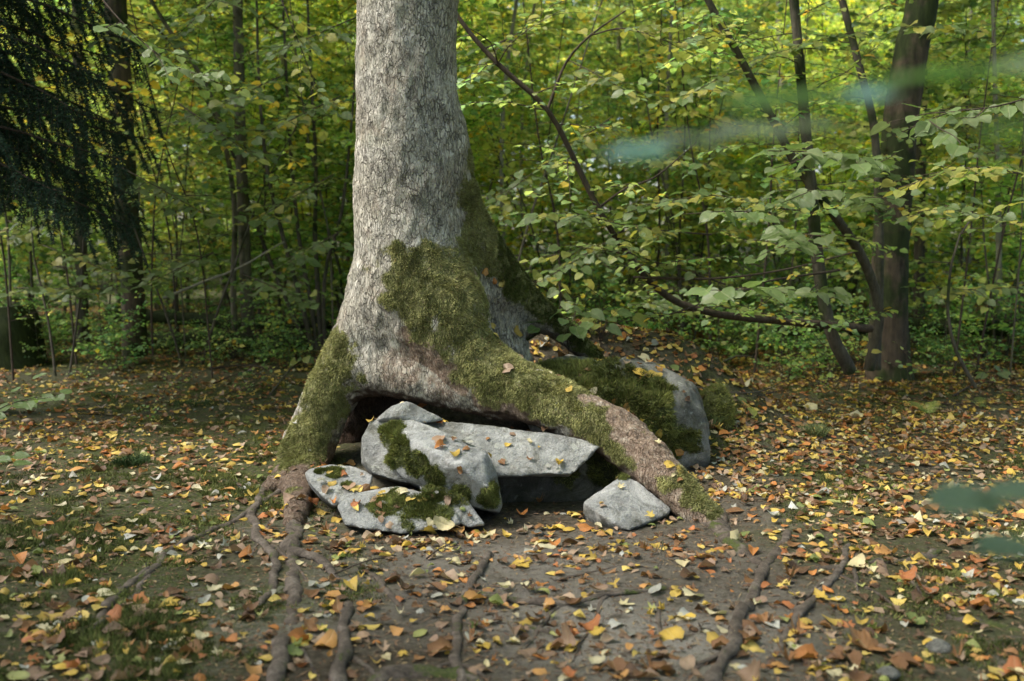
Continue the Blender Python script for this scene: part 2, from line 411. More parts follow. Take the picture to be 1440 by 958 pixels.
def moss_field(x, y):
    P = P3(x, y)
    n = fbm(P, 1.6, 4, 60)
    left = 1.25 * smooth(.1, -1.2, x); right = smooth(.9, 1.7, x)
    m = .15 + .55 * left + .45 * right + .9 * n
    path = np.exp(-(((x - .15) / .95) ** 2 + ((y - 3.8) / 1.3) ** 2))
    m = m * (1 - np.exp(-(((x + .45) / .6) ** 2 + ((y - 6.3) / .7) ** 2)) * 1.2)
    return np.clip(m - .75 * path, 0, 1)
def pale_field(x, y):
    P = P3(x, y); n = fbm(P, 1.9, 3, 90)
    a = np.exp(-(((x - .42) / .5) ** 2 + ((y - 3.3) / .45) ** 2)) * 1.3 + .8 * np.exp(-(((x + .95) / .4) ** 2 + ((y - 3.55) / .3) ** 2))
    a = a + .5 * np.exp(-(((x - .35) / .9) ** 2 + ((y - 4.3) / .5) ** 2)) + .35 * np.exp(-(((x + .9) / .5) ** 2 + ((y - 4.9) / .8) ** 2))
    return np.clip(a + .5 * n, 0, 1)
ground = mk('ground', Vg, Qg, M_GROUND, attrs={'moss': moss_field(Vg[:, 0], Vg[:, 1]), 'pale': pale_field(Vg[:, 0], Vg[:, 1])})
tag(ground, 'forest floor of bare soil and moss sloping to the thicket', kind='structure')
def gp(px, py):
    Y = 5.0
    for _ in range(12):
        p = at(px, py, Y); z = float(gh(p[0], p[1])); k = (CAMH - z) / max(CAMH - p[2], 1e-3); Y = Y * (0.5 + 0.5 * k)
    p = at(px, py, Y); p[2] = float(gh(p[0], p[1])); return p

# ---------------------------------------------------------------- the big tree: trunk and roots as one grown surface
chains = [
 ('trunk', [(572, -400, 6.0, .290), (572, 60, 6.0, .298), (571, 200, 6.0, .298), (572, 300, 6.0, .305), (579, 380, 6.0, .335), (585, 440, 6.02, .34), (580, 490, 6.08, .29)]),
 ('front', [(600, 400, 5.93, .26), (622, 440, 5.84, .27), (650, 490, 5.78, .215), (690, 530, 5.70, .185), (745, 556, 5.60, .165), (800, 577, 5.48, .150), (850, 602, 5.36, .140), (900, 640, 5.22, .130), (945, 682, 5.08, .115), (985, 722, 4.93, .095), (1022, 760, 4.80, .06)]),
 ('left', [(548, 420, 6.0, .24), (515, 475, 6.02, .20), (484, 525, 6.02, .17), (455, 575, 6.0, .155), (437, 620, 5.97, .14), (428, 655, 5.84, .118), (421, 692, 5.42, .085), (414, 738, 4.86, .05)]),
 ('toe', [(432, 630, 5.96, .11), (402, 664, 5.78, .062), (376, 690, 5.5, .03)]),
 ('right', [(592, 200, 6.08, .27), (618, 270, 6.14, .235), (650, 330, 6.22, .20), (688, 378, 6.32, .165), (722, 414, 6.42, .14), (756, 442, 6.5, .11), (795, 468, 6.58, .085), (835, 505, 6.7, .05)]),
 ('mid', [(620, 400, 6.22, .26), (670, 440, 6.38, .20), (705, 480, 6.42, .16), (725, 540, 6.45, .15)]),
 ('back', [(560, 400, 6.2, .25), (535, 500, 6.36, .24), (510, 590, 6.5, .25), (500, 670, 6.6, .27)]),
 ('sill', [(520, 520, 5.95, .15), (560, 525, 5.84, .13), (620, 545, 5.76, .12), (690, 565, 5.70, .09)]),
]
CH = []
for nm, pts in chains:
    arr = np.array([[*at(a, b, Y), r] for a, b, Y, r in pts]); CH.append((nm, catmull(arr, .12)))
def chain_d(P, arr):
    best = np.full(P.shape[:-1], 9.0, dtype=np.float32)
    for a, b in zip(arr[:-1], arr[1:]):
        ab = (b - a)[:3]; L = ab @ ab
        t = np.clip(((P - a[:3]) @ ab) / L, 0, 1)
        d = np.linalg.norm(P - a[:3] - t[..., None] * ab, axis=-1) - (a[3] + t * (b[3] - a[3]))
        best = np.minimum(best, d)
    return best
def smin(a, b, k):
    h = np.clip(.5 + .5 * (b - a) / k, 0, 1); return b + (a - b) * h - k * h * (1 - h)
hv = .0125
lo = np.array([-1.6, 4.55, -.12]); hi = np.array([1.45, 7.35, 3.15])
dim = np.ceil((hi - lo) / hv).astype(int)
S = np.full(tuple(dim), .5, dtype=np.float32)
for nm, arr in CH:
    # evaluate each chain in short windows along its length
    D = None
    mn = (arr[:, :3] - arr[:, 3:] - .2).min(0); mx = (arr[:, :3] + arr[:, 3:] + .2).max(0)
    i0 = np.clip(((mn - lo) / hv).astype(int), 0, dim); i1 = np.clip(((mx - lo) / hv).astype(int) + 1, 0, dim)
    win = np.full(tuple(i1 - i0), .5, dtype=np.float32)
    for a, b in zip(arr[:-1], arr[1:]):
        m0 = np.minimum(a[:3], b[:3]) - max(a[3], b[3]) - .16; m1 = np.maximum(a[:3], b[:3]) + max(a[3], b[3]) + .16
        j0 = np.clip(((m0 - lo) / hv).astype(int), i0, i1) - i0; j1 = np.clip(((m1 - lo) / hv).astype(int) + 1, i0, i1) - i0
        if (j1 <= j0).any(): continue
        ax = [lo[k] + hv * (np.arange(j0[k], j1[k]) + i0[k]) for k in range(3)]
        ab = (b - a)[:3]; L = ab @ ab
        X, Y, Z = np.ix_(*[x.astype(np.float32) for x in ax])
        t = np.clip(((X - a[0]) * ab[0] + (Y - a[1]) * ab[1] + (Z - a[2]) * ab[2]) / L, 0, 1).astype(np.float32)
        d = np.sqrt((X - a[0] - t * ab[0]) ** 2 + (Y - a[1] - t * ab[1]) ** 2 + (Z - a[2] - t * ab[2]) ** 2) - (a[3] + t * (b[3] - a[3]))
        sl = tuple(slice(p, q) for p, q in zip(j0, j1)); win[sl] = np.minimum(win[sl], d)
    sl = tuple(slice(p, q) for p, q in zip(i0, i1)); S[sl] = smin(S[sl], win, .11 if nm in ('front', 'sill') else .13)
S[:, :, :1] = .1   # closes the foot below the soil
V, Q = surface_nets(S, lo, hv); del S
V = relax(V, Q, 3)
N = vnormals(V, Q)
trunkness = smooth(.9, 1.3, V[:, 2])
disp = .022 * fbm(V * np.array([1, 1, .55]), 4.5, 3, 3) + .010 * fbm(V, 16, 3, 33) * (1 - .5 * trunkness) + .006 * vn(V * np.array([1, 1, .45]), 45, 71)
V = V + N * disp[:, None]; N = vnormals(V, Q)
px_, py_, _ = to_px(V)
lab = np.zeros(len(V), int); dist = []
for nm, arr in CH: dist.append(chain_d(V, arr) if nm != 'trunk' else chain_d(V, arr))
dist = np.array(dist); near = dist.argmin(0)
names = [c[0] for c in CH]
part = np.zeros(len(V), int)
part[(near == 1) & (V[:, 0] > at(700, 530, 5.7)[0])] = 1
part[((near == 2) | (near == 3)) & (V[:, 2] < at(480, 540, 6)[2])] = 2
part[(near == 4) & (V[:, 0] > at(700, 400, 6.4)[0])] = 3
# where moss grows: round patches given by their centre and reach
MZ = [((565, 395), 5.64, .20), ((620, 400), 5.62, .27), ((655, 450), 5.55, .24), ((590, 425), 5.6, .20), ((675, 490), 5.52, .25), ((705, 520), 5.5, .24), ((745, 540), 5.42, .23), ((655, 400), 5.7, .27), ((690, 545), 5.45, .12), ((720, 515), 5.6, .2),
      ((790, 560), 5.35, .21), ((825, 590), 5.25, .17), ((860, 640), 5.2, .11), ((840, 620), 5.25, .09), ((890, 655), 5.15, .07), ((955, 670), 5.0, .10), ((975, 700), 4.9, .09), ((1000, 720), 4.88, .07), ((905, 600), 5.18, .05),
      ((475, 495), 5.9, .17), ((455, 545), 5.88, .25), ((450, 585), 5.84, .2), ((418, 665), 5.68, .17), ((405, 672), 5.7, .12), ((420, 705), 5.25, .10), ((430, 610), 5.84, .19), ((410, 640), 5.85, .14), ((455, 615), 5.8, .14),
      ((660, 275), 6.1, .17), ((683, 320), 6.15, .22), ((712, 360), 6.2, .2), ((740, 392), 6.3, .2), ((772, 425), 6.4, .2), ((810, 455), 6.5, .2), ((835, 490), 6.65, .22), ((665, 350), 5.98, .17), ((655, 235), 6.1, .12)]
def zone(V, zs, sq=1.0):
    m = np.full(len(V), -1.0)
    for (a, b), Y, r in zs: m = np.maximum(m, 1 - np.linalg.norm(V - at(a, b, Y), axis=1) / r)
    return m
nzz = fbm(V, 9, 4, 51)
moss = smooth(-.15, .45, zone(V, MZ) + .7 * nzz + .06)
moss *= smooth(-.75, -.2, N[:, 2] + .2 * nzz)
BZ = [((870, 585), 5.25, .12), ((905, 620), 5.12, .12), ((935, 655), 5.05, .10), ((820, 560), 5.35, .06), ((1015, 738), 4.85, .09), ((725, 575), 5.5, .2), ((690, 560), 5.55, .14), ((640, 530), 5.55, .12), ((430, 660), 5.8, .09), ((560, 480), 5.62, .12), ((672, 380), 5.9, .07), ((740, 365), 6.3, .06), ((990, 735), 4.85, .08), ((600, 500), 5.6, .17), ((560, 520), 5.65, .2), ((625, 540), 5.6, .18)]
bare = smooth(.0, .4, zone(V, BZ) + .25 * nzz)
bare = np.where(near == 1, bare, bare * .5); bare = np.maximum(bare, np.where((near == 1) & (V[:, 0] > at(800, 570, 5.4)[0]), .75 + .3 * nzz, 0)).clip(0, 1)
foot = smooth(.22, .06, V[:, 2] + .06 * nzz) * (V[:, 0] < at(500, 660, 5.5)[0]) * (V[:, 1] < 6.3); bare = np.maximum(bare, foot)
dirt_shade = np.maximum(foot * .45, smooth(-.35, -.8, N[:, 2]) * smooth(1.0, .5, V[:, 2])); dirt_shade = np.maximum(dirt_shade, (near == 6) * .95)  # foot soil and undersides; back root gets the arch shade painted on
moss = moss * (1 - .8 * smooth(.25, .6, zone(V, BZ[:5] + BZ[10:12]) + .3 * nzz))
TB = np.array([-.6, 6.0, 0.05])
tree = empty('old_tree', TB, 'thick grey barked tree whose mossy roots straddle the pile of pale boulders', 'tree')
TP = {}
fpart = part[Q[:, 0]]
for pid, nm in ((0, 'trunk'), (1, 'root'), (2, 'root'), (3, 'root')):
    f = Q[fpart == pid]; u, inv = np.unique(f, return_inverse=True); f = inv.reshape(f.shape)
    o = mk(nm, V[u] - TB, f, M_BARK, tree, attrs={'moss': moss[u], 'bare': bare[u], 'dirt_shade': dirt_shade[u]}, normals=N[u])
    TP[pid] = o
TP[1]['label'] = 'mossy arching root crossing in front of the boulders'
TP[2]['label'] = 'mossy left root foot'
TP[3]['label'] = 'dark mossy buttress on the right'
# trunk above the picture, limbs and crown
g = Geo(); tp = [at(572, -390, 6.0), at(575, -700, 6.02), at(570, -1100, 6.1), at(590, -1700, 6.2), at(580, -2300, 6.3)]
pth = catmull(tp, .25); tube(g, pth, np.linspace(.285, .13, len(pth)), 20, .05)
Vt, Ft, _ = g.out(); mk('upper_trunk', Vt - TB, Ft, M_BARK, tree, attrs={'moss': np.zeros(len(Vt)), 'bare': np.zeros(len(Vt)), 'dirt_shade': np.zeros(len(Vt))})

# blades of moss or grass standing on a surface
def blades(name, V, Q, N, wgt, n, ln, wd, cols, parent, org, lean=.5, droop=.4, mat=None, sd=1):
    rg = np.random.default_rng(sd)
    T = np.vstack([Q[:, [0, 1, 2]], Q[:, [0, 2, 3]]]) if Q.shape[1] == 4 else Q
    ar = np.linalg.norm(np.cross(V[T[:, 1]] - V[T[:, 0]], V[T[:, 2]] - V[T[:, 0]]), axis=1) * wgt[T].mean(1)
    tot = ar.sum()
    if tot <= 0: return None
    fn = .5 + .5 * fbm(V[T[:, 0]], 38, 2, 401) + .3 * vn(V[T[:, 0]], 12, 402); ed = .5 + .5 * fbm(V[T[:, 0]], 62, 2, 403); ar = ar * (.12 + smooth(.32, .58, fn)) * smooth(-.12, .3, wgt[T].mean(1) * 1.5 - ed * .8); tot = ar.sum()
    k = rg.choice(len(T), n, p=ar / tot); r1 = np.sqrt(rg.random(n)); r2 = rg.random(n)
    b = np.stack([1 - r1, r1 * (1 - r2), r1 * r2], 1)
    P = (V[T[k]] * b[..., None]).sum(1); Nn = (N[T[k]] * b[..., None]).sum(1); W = (wgt[T[k]] * b).sum(1)
    d = Nn * .8 + lean * rg.normal(size=(n, 3)) * .6; d[:, 2] -= droop
    clump = vn(P, 28, 7)
    d += .5 * np.stack([vn(P, 20, 11), vn(P, 20, 12), vn(P, 20, 13)], 1)
    d /= np.linalg.norm(d, axis=1)[:, None]
    L = ln * (.5 + rg.random(n)) * (.55 + .6 * W) * (1 + .35 * clump)
    s = np.cross(d, rg.normal(size=(n, 3))); s /= np.linalg.norm(s, axis=1)[:, None] + 1e-9
    s *= wd * (.6 + .8 * rg.random(n))[:, None]
    base = P - Nn * .002
    Vb = np.stack([base - s, base + s, base + d * L[:, None]], 1).reshape(-1, 3)
    ci = rg.random(n); cn = .5 + .5 * fbm(P, 7, 3, 5) + .25 * (ci - .5)
    c = np.array(cols); c = c[0] + (c[1] - c[0]) * np.clip(cn * 1.5 - .25, 0, 1)[:, None]
    br = rg.random(n) < .09; c[br] = c[br] * .4 + np.array([.14, .085, .045]) * .6
    c = np.repeat(c * (.55 + .9 * rg.random(n))[:, None] * (1 + .35 * clump)[:, None], 3, 0)
    F3 = np.arange(3 * n).reshape(-1, 3)
    o = mk(name, Vb - org, F3, mat or M_MOSS, parent, smooth_=False, col=c); o['kind'] = 'stuff'
    return o
MC = [(.10, .11, .032), (.38, .37, .15)]
for pid in (0, 1, 2, 3):
    f = Q[fpart == pid]
    blades('moss', V, f, N, np.clip(moss - .22, 0, 1) * 1.1, {0: 60000, 1: 36000, 2: 28000, 3: 24000}[pid], .0155, .0018, MC if pid < 3 else [(.03, .045, .01), (.10, .12, .03)], TP[pid], TB, droop=.5, sd=pid + 5)
tree_bvh = BVHTree.FromPolygons([tuple(v) for v in V], [tuple(q) for q in Q.tolist()])
BV = [(tree_bvh, 'tree')]

# ---------------------------------------------------------------- stones
def stone(name, label, pts, mat, mosszones=None, mossup=0.0, seed=1, h=.0095, rough=.010, mossn=4000, floor=None, mossln=.011, bevel=.007, strata=0.0, bites=(), soil=0.0):  # soil: amount of shade painted over the whole stone
    P = np.array([at(*p) for p in pts]); bm = bmesh.new()
    for p in P: bm.verts.new(p)
    bmesh.ops.convex_hull(bm, input=bm.verts); bmesh.ops.recalc_face_normals(bm, faces=bm.faces[:])
    pl = {}
    for f in bm.faces:
        n = np.array(f.normal); d = float(n @ np.array(f.verts[0].co)); pl[tuple(np.round([*n, d], 3))] = (n, d)
    bm.free(); pl = list(pl.values())
    lo = P.min(0) - .06; hi = P.max(0) + .06; dm = np.ceil((hi - lo) / h).astype(int)
    ax = [lo[k] + h * np.arange(dm[k]) for k in range(3)]
    G = np.stack(np.meshgrid(*ax, indexing='ij'), -1)
    D = np.full(tuple(dm), -9.0)
    for n, d in pl:
        e = G @ n - d
        k = bevel; hh = np.clip(.5 + .5 * (e - D) / k, 0, 1); D = D + (e - D) * hh + k * hh * (1 - hh) * .5
    D = D + rough * 1.5 * fbm(G, 5, 3, seed) + rough * .6 * np.abs(fbm(G, 17, 2, seed + 4))
    if strata: D = D + strata * np.abs(vn(G * np.array([.6, .6, 3.5]), 6, seed + 8))
    for bp in bites: D = np.maximum(D, bp[3] - np.linalg.norm(G - at(*bp[:3]), axis=-1))
    Vs, Qs = surface_nets(D, lo, h); Vs = relax(Vs, Qs, 1)
    Ns = vnormals(Vs, Qs); Vs = Vs + Ns * (.0022 * fbm(Vs, 60, 2, seed + 2))[:, None]; Ns = vnormals(Vs, Qs)
    nz = fbm(Vs, 11, 4, seed + 20); m = np.full(len(Vs), -1.0)
    if mosszones: m = zone(Vs, mosszones)
    if mossup: m = np.maximum(m, mossup * (Ns[:, 2] - .1) - .25)
    m = smooth(-.1, .45, m + .6 * nz)
    gz = gh(Vs[:, 0], Vs[:, 1]); dr = np.maximum(smooth(.07, -.01, Vs[:, 2] - gz - .06 * nz) * .75, soil * (.8 + .4 * nz)).clip(0, 1)  # dirt near the ground; soil argument paints shade over the whole stone
    org = np.array([P[:, 0].mean(), P[:, 1].mean(), P[:, 2].min()])
    root = empty(name, org, label, 'stone')
    o = mk('rock_body', Vs - org, Qs, mat, root, attrs={'moss': m, 'dirt_shade': dr})
    if m.max() > .2: blades('moss', Vs, Qs, Ns, np.clip(m - .15, 0, 1), mossn, mossln * 1.4, .0021, [(.045, .06, .012), (.27, .29, .085)], root, org, droop=-.1, sd=seed)
    BV.append((BVHTree.FromPolygons([tuple(v) for v in Vs], [tuple(q) for q in Qs.tolist()]), name))
    return root
def prism(front, Yf, Yb, drop=5):
    """outline pixels each with its own front depth, repeated further back and a little lower"""
    o = []; ym = np.mean([p[1] for p in front]); xm = np.mean([p[0] for p in front])
    for p in front:
        a, b = p[0], p[1]; y = p[2] if len(p) > 2 else Yf
        o.append((a, b, y)); o.append((xm + (a - xm) * .93, b + drop, max(Yb, y + .2)))
    return o
stone('mossy_boulder', 'large rounded boulder capped with moss behind the arching root', 
      [(742, 520, 6.1), (790, 505, 6.05), (860, 502, 6.1), (930, 512, 6.0), (975, 540, 5.95), (995, 580, 5.9), (1000, 635, 5.85), (985, 690, 5.8), (900, 700, 5.72), (820, 660, 5.8), (750, 620, 5.9), (720, 560, 6.1),
       (880, 560, 5.72), (960, 580, 5.75), (800, 545, 5.85), (780, 500, 6.9), (900, 505, 7.0), (985, 545, 6.9), (1010, 640, 6.7), (730, 560, 6.8)],
      M_STONE2, [((780, 520), 6.0, .35), ((850, 525), 5.85, .26), ((900, 570), 5.75, .28), ((920, 620), 5.72, .25), ((830, 560), 5.8, .2), ((975, 620), 5.8, .10), ((870, 610), 5.8, .2)], seed=3, h=.015, rough=.03, mossn=42000, mossln=.018, bevel=.12)
stone('mossy_boulder', 'low dark moss covered boulder at the right end of the large boulder', 
      [(985, 560, 6.6), (1010, 545, 6.5), (1030, 570, 6.4), (1035, 610, 6.35), (1020, 650, 6.3), (980, 640, 6.4), (990, 560, 7.1), (1030, 580, 7.0), (1030, 640, 6.9), (990, 650, 7.0)],
      M_STONE2, [((1010, 590), 6.4, .6)], seed=13, h=.015, rough=.03, mossn=12000, mossln=.018, bevel=.08)
stone('slab_stone', 'long pale slab under the arching root with a dark mossy underside',
      prism([(588, 588, 5.45), (640, 592, 5.4), (720, 600, 5.35), (800, 614, 5.3), (846, 624, 5.25), (802, 670, 5.08), (705, 671, 5.08), (610, 660, 5.1)], 5.2, 6.0), M_STONE1, None, seed=5, rough=.012, strata=.012)
stone('undercut_stone', 'dark mossy block with painted shade beneath the long pale slab',
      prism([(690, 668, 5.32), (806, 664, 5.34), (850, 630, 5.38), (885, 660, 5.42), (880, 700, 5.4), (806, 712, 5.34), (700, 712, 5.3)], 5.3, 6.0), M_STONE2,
      [((800, 668), 5.3, .12), ((860, 650), 5.4, .2)], seed=7, mossn=7000, mossln=.014, soil=.75)  # whole block darkened to paint the shade under the slab
stone('grey_stone', 'rounded grey stone wedged left of the moss striped boulder',
      prism([(509, 650, 5.25), (508, 615, 5.3), (520, 590, 5.35), (548, 583, 5.4), (600, 592, 5.4), (610, 660, 5.2), (575, 680, 5.1), (524, 668, 5.15)], 5.2, 5.85), M_STONE1, None, seed=9)
stone('cap_stone', 'small wedge shaped stone topmost of the pile under the trunk',
      prism([(522, 597, 5.42), (536, 581, 5.36), (553, 569, 5.33), (572, 563, 5.36), (594, 574, 5.38), (622, 590, 5.4), (590, 596, 5.32), (560, 588, 5.27), (533, 590, 5.3)], 5.3, 5.75), M_STONE1, None, seed=15, rough=.006, bevel=.008)
stone('wedge_boulder', 'pale wedge shaped boulder with a band of moss at its left and foot',
      prism([(534, 603, 5.10), (550, 592, 5.12), (580, 588, 5.13), (605, 598, 5.08), (643, 631, 4.96), (684, 634, 4.92), (697, 662, 4.90), (707, 710, 4.90), (702, 721, 4.9), (664, 712, 4.88), (628, 692, 4.9), (572, 676, 4.98), (541, 650, 5.05)], 5, 5.5)
      + [(640, 655, 4.80), (600, 630, 4.89), (688, 690, 4.80), (680, 645, 4.84)], M_STONE,
      [((548, 605), 5.08, .10), ((560, 630), 5.0, .09), ((585, 655), 4.93, .085), ((610, 672), 4.9, .08), ((650, 694), 4.85, .08), ((685, 700), 4.84, .08), ((548, 650), 5.03, .06)], seed=17, rough=.007, mossn=12000, bites=[(668, 598, 4.98, .115), (668, 590, 5.15, .13), (668, 585, 5.3, .14)])
stone('back_slab', 'narrow mossy stone between the front slab and wedge boulder',
      prism([(588, 683, 4.86), (628, 685, 4.86), (655, 700, 4.83), (682, 738, 4.76), (660, 742, 4.74), (610, 720, 4.78)], 4.8, 5.1), M_STONE, [((610, 692), 4.83, .09), ((640, 700), 4.8, .08)], seed=19, rough=.006, mossn=3000)
stone('front_slab', 'low flat pale slab with patchy moss nearest the camera',
      prism([(474, 712, 4.80), (486, 700, 4.86), (510, 690, 4.92), (560, 684, 4.94), (600, 692, 4.88), (640, 716, 4.76), (650, 738, 4.70), (620, 744, 4.68), (565, 751, 4.66), (522, 744, 4.68), (486, 738, 4.72)], 4.8, 5.05), M_STONE,
      [((550, 700), 4.82, .12), ((590, 712), 4.78, .12), ((535, 715), 4.78, .08), ((620, 722), 4.74, .08), ((575, 738), 4.68, .05)], seed=23, rough=.009, mossn=8000)
stone('lichen_stone', 'small pale lichen flecked stone beside the left root foot',
      prism([(426, 664, 5.12), (437, 656, 5.15), (465, 652, 5.2), (500, 656, 5.2), (526, 668, 5.12), (520, 690, 5.0), (488, 706, 4.92), (470, 712, 4.88), (452, 700, 4.92), (434, 680, 5.02)], 5.1, 5.35), M_STONE,
      [((470, 668), 5.12, .07), ((490, 680), 5.02, .07), ((450, 662), 5.12, .04)], seed=29, rough=.008, mossn=2500)
stone('triangular_stone', 'pale triangular stone standing alone right of the pile',
      [(877, 666, 5.14), (900, 679, 5.08), (943, 716, 4.96), (938, 724, 4.92), (885, 746, 4.74), (842, 722, 4.83), (819, 706, 4.97), (842, 749, 4.90), (819, 737, 5.04), (900, 748, 5.0), (935, 735, 5.1), (865, 690, 5.3), (925, 725, 5.2)], M_STONE,
      [((876, 669), 5.12, .05)], seed=31, rough=.006, mossn=900, bevel=.005, h=.009)
stone('shadowed_stone', 'small green stained stone tucked under the arching root above the slab',
      [(797, 606, 5.36), (812, 604, 5.36), (832, 616, 5.33), (828, 628, 5.3), (800, 624, 5.32), (810, 610, 5.5), (830, 622, 5.5), (800, 620, 5.5)], M_STONE2, [((810, 612), 5.35, .1)], seed=37, rough=.006, mossn=900, bevel=.008, h=.009)

# ---------------------------------------------------------------- surface roots of the big tree
def rootline(pts, r0, r1, sink=.25, seed=0, moss=.2, label=None, sides=12):
    P = np.array([gp(a, b) for a, b in pts]); P = catmull(P, .03)
    n = len(P); wl = np.linspace(0, 1, n)
    P[:, 0] += .018 * vn(P, 4, seed + 3) + .008 * vn(P, 11, seed + 4); P[:, 2] = gh(P[:, 0], P[:, 1])
    rad = .82 * (r0 + (r1 - r0) * wl) * (1 + .22 * vn(P, 9, seed + 5)); rad[-4:] *= np.linspace(.9, .35, 4)
    P[:, 2] += rad * (1 - 2 * sink) * .5 - .22 * rad + .5 * rad * vn(P, 2.6, seed + 1) + .006 * vn(P, 9, seed + 2)
    P[-3:, 2] -= np.array([.2, .5, 1.0]) * rad[-3:]
    g = Geo(); tube(g, P, rad, sides, .5, seed=seed, flat=.72)
    Vr, Fr, _ = g.out()
    mz = np.clip(smooth(.1, .5, fbm(Vr, 17, 4, seed + 30) + moss * .8 - .25), 0, 1) * .8
    o = mk('root', Vr - TB, Fr, M_ROOT, tree, attrs={'moss': mz})
    BV.append((BVHTree.FromPolygons([tuple(v) for v in Vr], [tuple(q) for f in Fr for q in f.tolist()]), 'root'))
    if label: o['label'] = label
    return o
TREE_ROOTLETS = []
ROOTS = [
 ([(424, 672), (420, 700), (412, 740), (415, 790), (408, 850), (404, 900), (391, 958), (380, 1010)], .058, .030, .38, .35),
 ([(392, 668), (372, 685), (358, 722), (358, 755), (374, 769), (391, 790), (385, 818), (369, 842), (350, 860)], .032, .020, .2, .3),
 ([(412, 775), (450, 792), (480, 815)], .04, .02, .3, .3),
 ([(512, 804), (530, 818), (552, 838), (574, 856)], .02, .018, .1, .0),
 ([(489, 846), (482, 882), (486, 918), (478, 955), (480, 1000)], .026, .034, .3, .2),
 ([(690, 782), (665, 812), (650, 855), (638, 895), (637, 933), (652, 960), (660, 1000)], .022, .024, .15, .2),
 ([(505, 968), (540, 950), (590, 946), (640, 950), (690, 975)], .05, .05, .2, .8),
 ([(1106, 748), (1085, 790), (1062, 830), (1040, 870), (1022, 920), (1003, 960), (985, 1010)], .026, .030, .2, .1),
 ([(1190, 768), (1176, 810), (1135, 850), (1100, 900), (1068, 942)], .016, .024, .1, .1),
 ([(680, 838), (730, 846), (789, 850), (859, 838), (944, 829), (1000, 838)], .022, .022, .35, .6),
 ([(781, 817), (828, 806), (886, 794), (930, 800)], .010, .006, .1, .0),
 ([(395, 690), (350, 720), (300, 745), (240, 775), (212, 800), (175, 825), (130, 880)], .022, .026, .5, .3),
 ([(215, 800), (170, 850), (120, 892)], .02, .016, .45, .4),
 ([(1200, 780), (1204, 835)], .012, .010, .1, .0),
 ([(1274, 805), (1290, 825), (1312, 855)], .012, .012, .1, .1),
 ([(1330, 868), (1400, 880), (1500, 900)], .02, .045, .7, .6),
 ([(1150, 800), (1260, 790), (1330, 770)], .03, .03, .45, .6),
 ([(740, 880), (800, 892), (860, 870)], .014, .012, .4, .1),
 ([(985, 722), (1020, 752), (1050, 778), (1085, 800)], .085, .03, .45, .6),
 ([(930, 850), (925, 880), (932, 905)], .012, .010, .2, .0),
 ([(60, 770), (85, 745), (150, 735)], .02, .015, .3, .4),
]
for i, (pts, r0, r1, s, m) in enumerate(ROOTS): rootline(pts, r0, r1, s, 100 + i * 7, m)
rr_ = np.random.default_rng(44)
for i in (0, 0, 0, 1, 4, 5, 5, 7, 7, 7, 8, 8, 9, 11, 11, 9):      # finer rootlets forking off the main ones
    pts = ROOTS[i][0]; k = int(rr_.integers(1, len(pts) - 1)); a_, b_ = pts[k]; dx = (1 if rr_.random() < .5 else -1) * rr_.uniform(25, 60); dy = rr_.uniform(10, 50)
    rootline([(a_, b_), (a_ + dx * .4, b_ + dy * .25), (a_ + dx, b_ + dy), (a_ + dx * 1.5, b_ + dy * 1.9)], .014, .006, .2, 400 + len(TREE_ROOTLETS) * 5, .1, sides=8); TREE_ROOTLETS.append(i)

# ---------------------------------------------------------------- ray helpers onto everything that lies there
sub = (np.abs(GX) < 14) & (GY > 1) & (GY < 26)
gsel = sub.reshape(-1)[Qg].all(1)
ug, ig = np.unique(Qg[gsel], return_inverse=True)
BV.append((BVHTree.FromPolygons([tuple(v) for v in Vg[ug]], [tuple(q) for q in ig.reshape(-1, 4).tolist()]), 'ground'))
def cast(o, d):
    best = None
    for b, nm in BV:
        loc, n, i, dd = b.ray_cast(Vector(o), Vector(d))
        if loc is not None and (best is None or dd < best[2]): best = (loc, n, dd, nm)
    return best
def pixcast(px, py):
    d = at(px, py, 5.0) - np.array([0, 0, CAMH]); d /= np.linalg.norm(d); return cast((0, 0, CAMH), d)

def gp(px, py):      # from here on: the real spot of the ground seen there
    d = at(px, py, 5.0) - np.array([0, 0, CAMH]); d /= np.linalg.norm(d); loc = BV[-1][0].ray_cast(Vector((0, 0, CAMH)), Vector(d))[0]
    return np.array(loc) if loc is not None else at(px, py, 9.0) * [1, 1, 0]

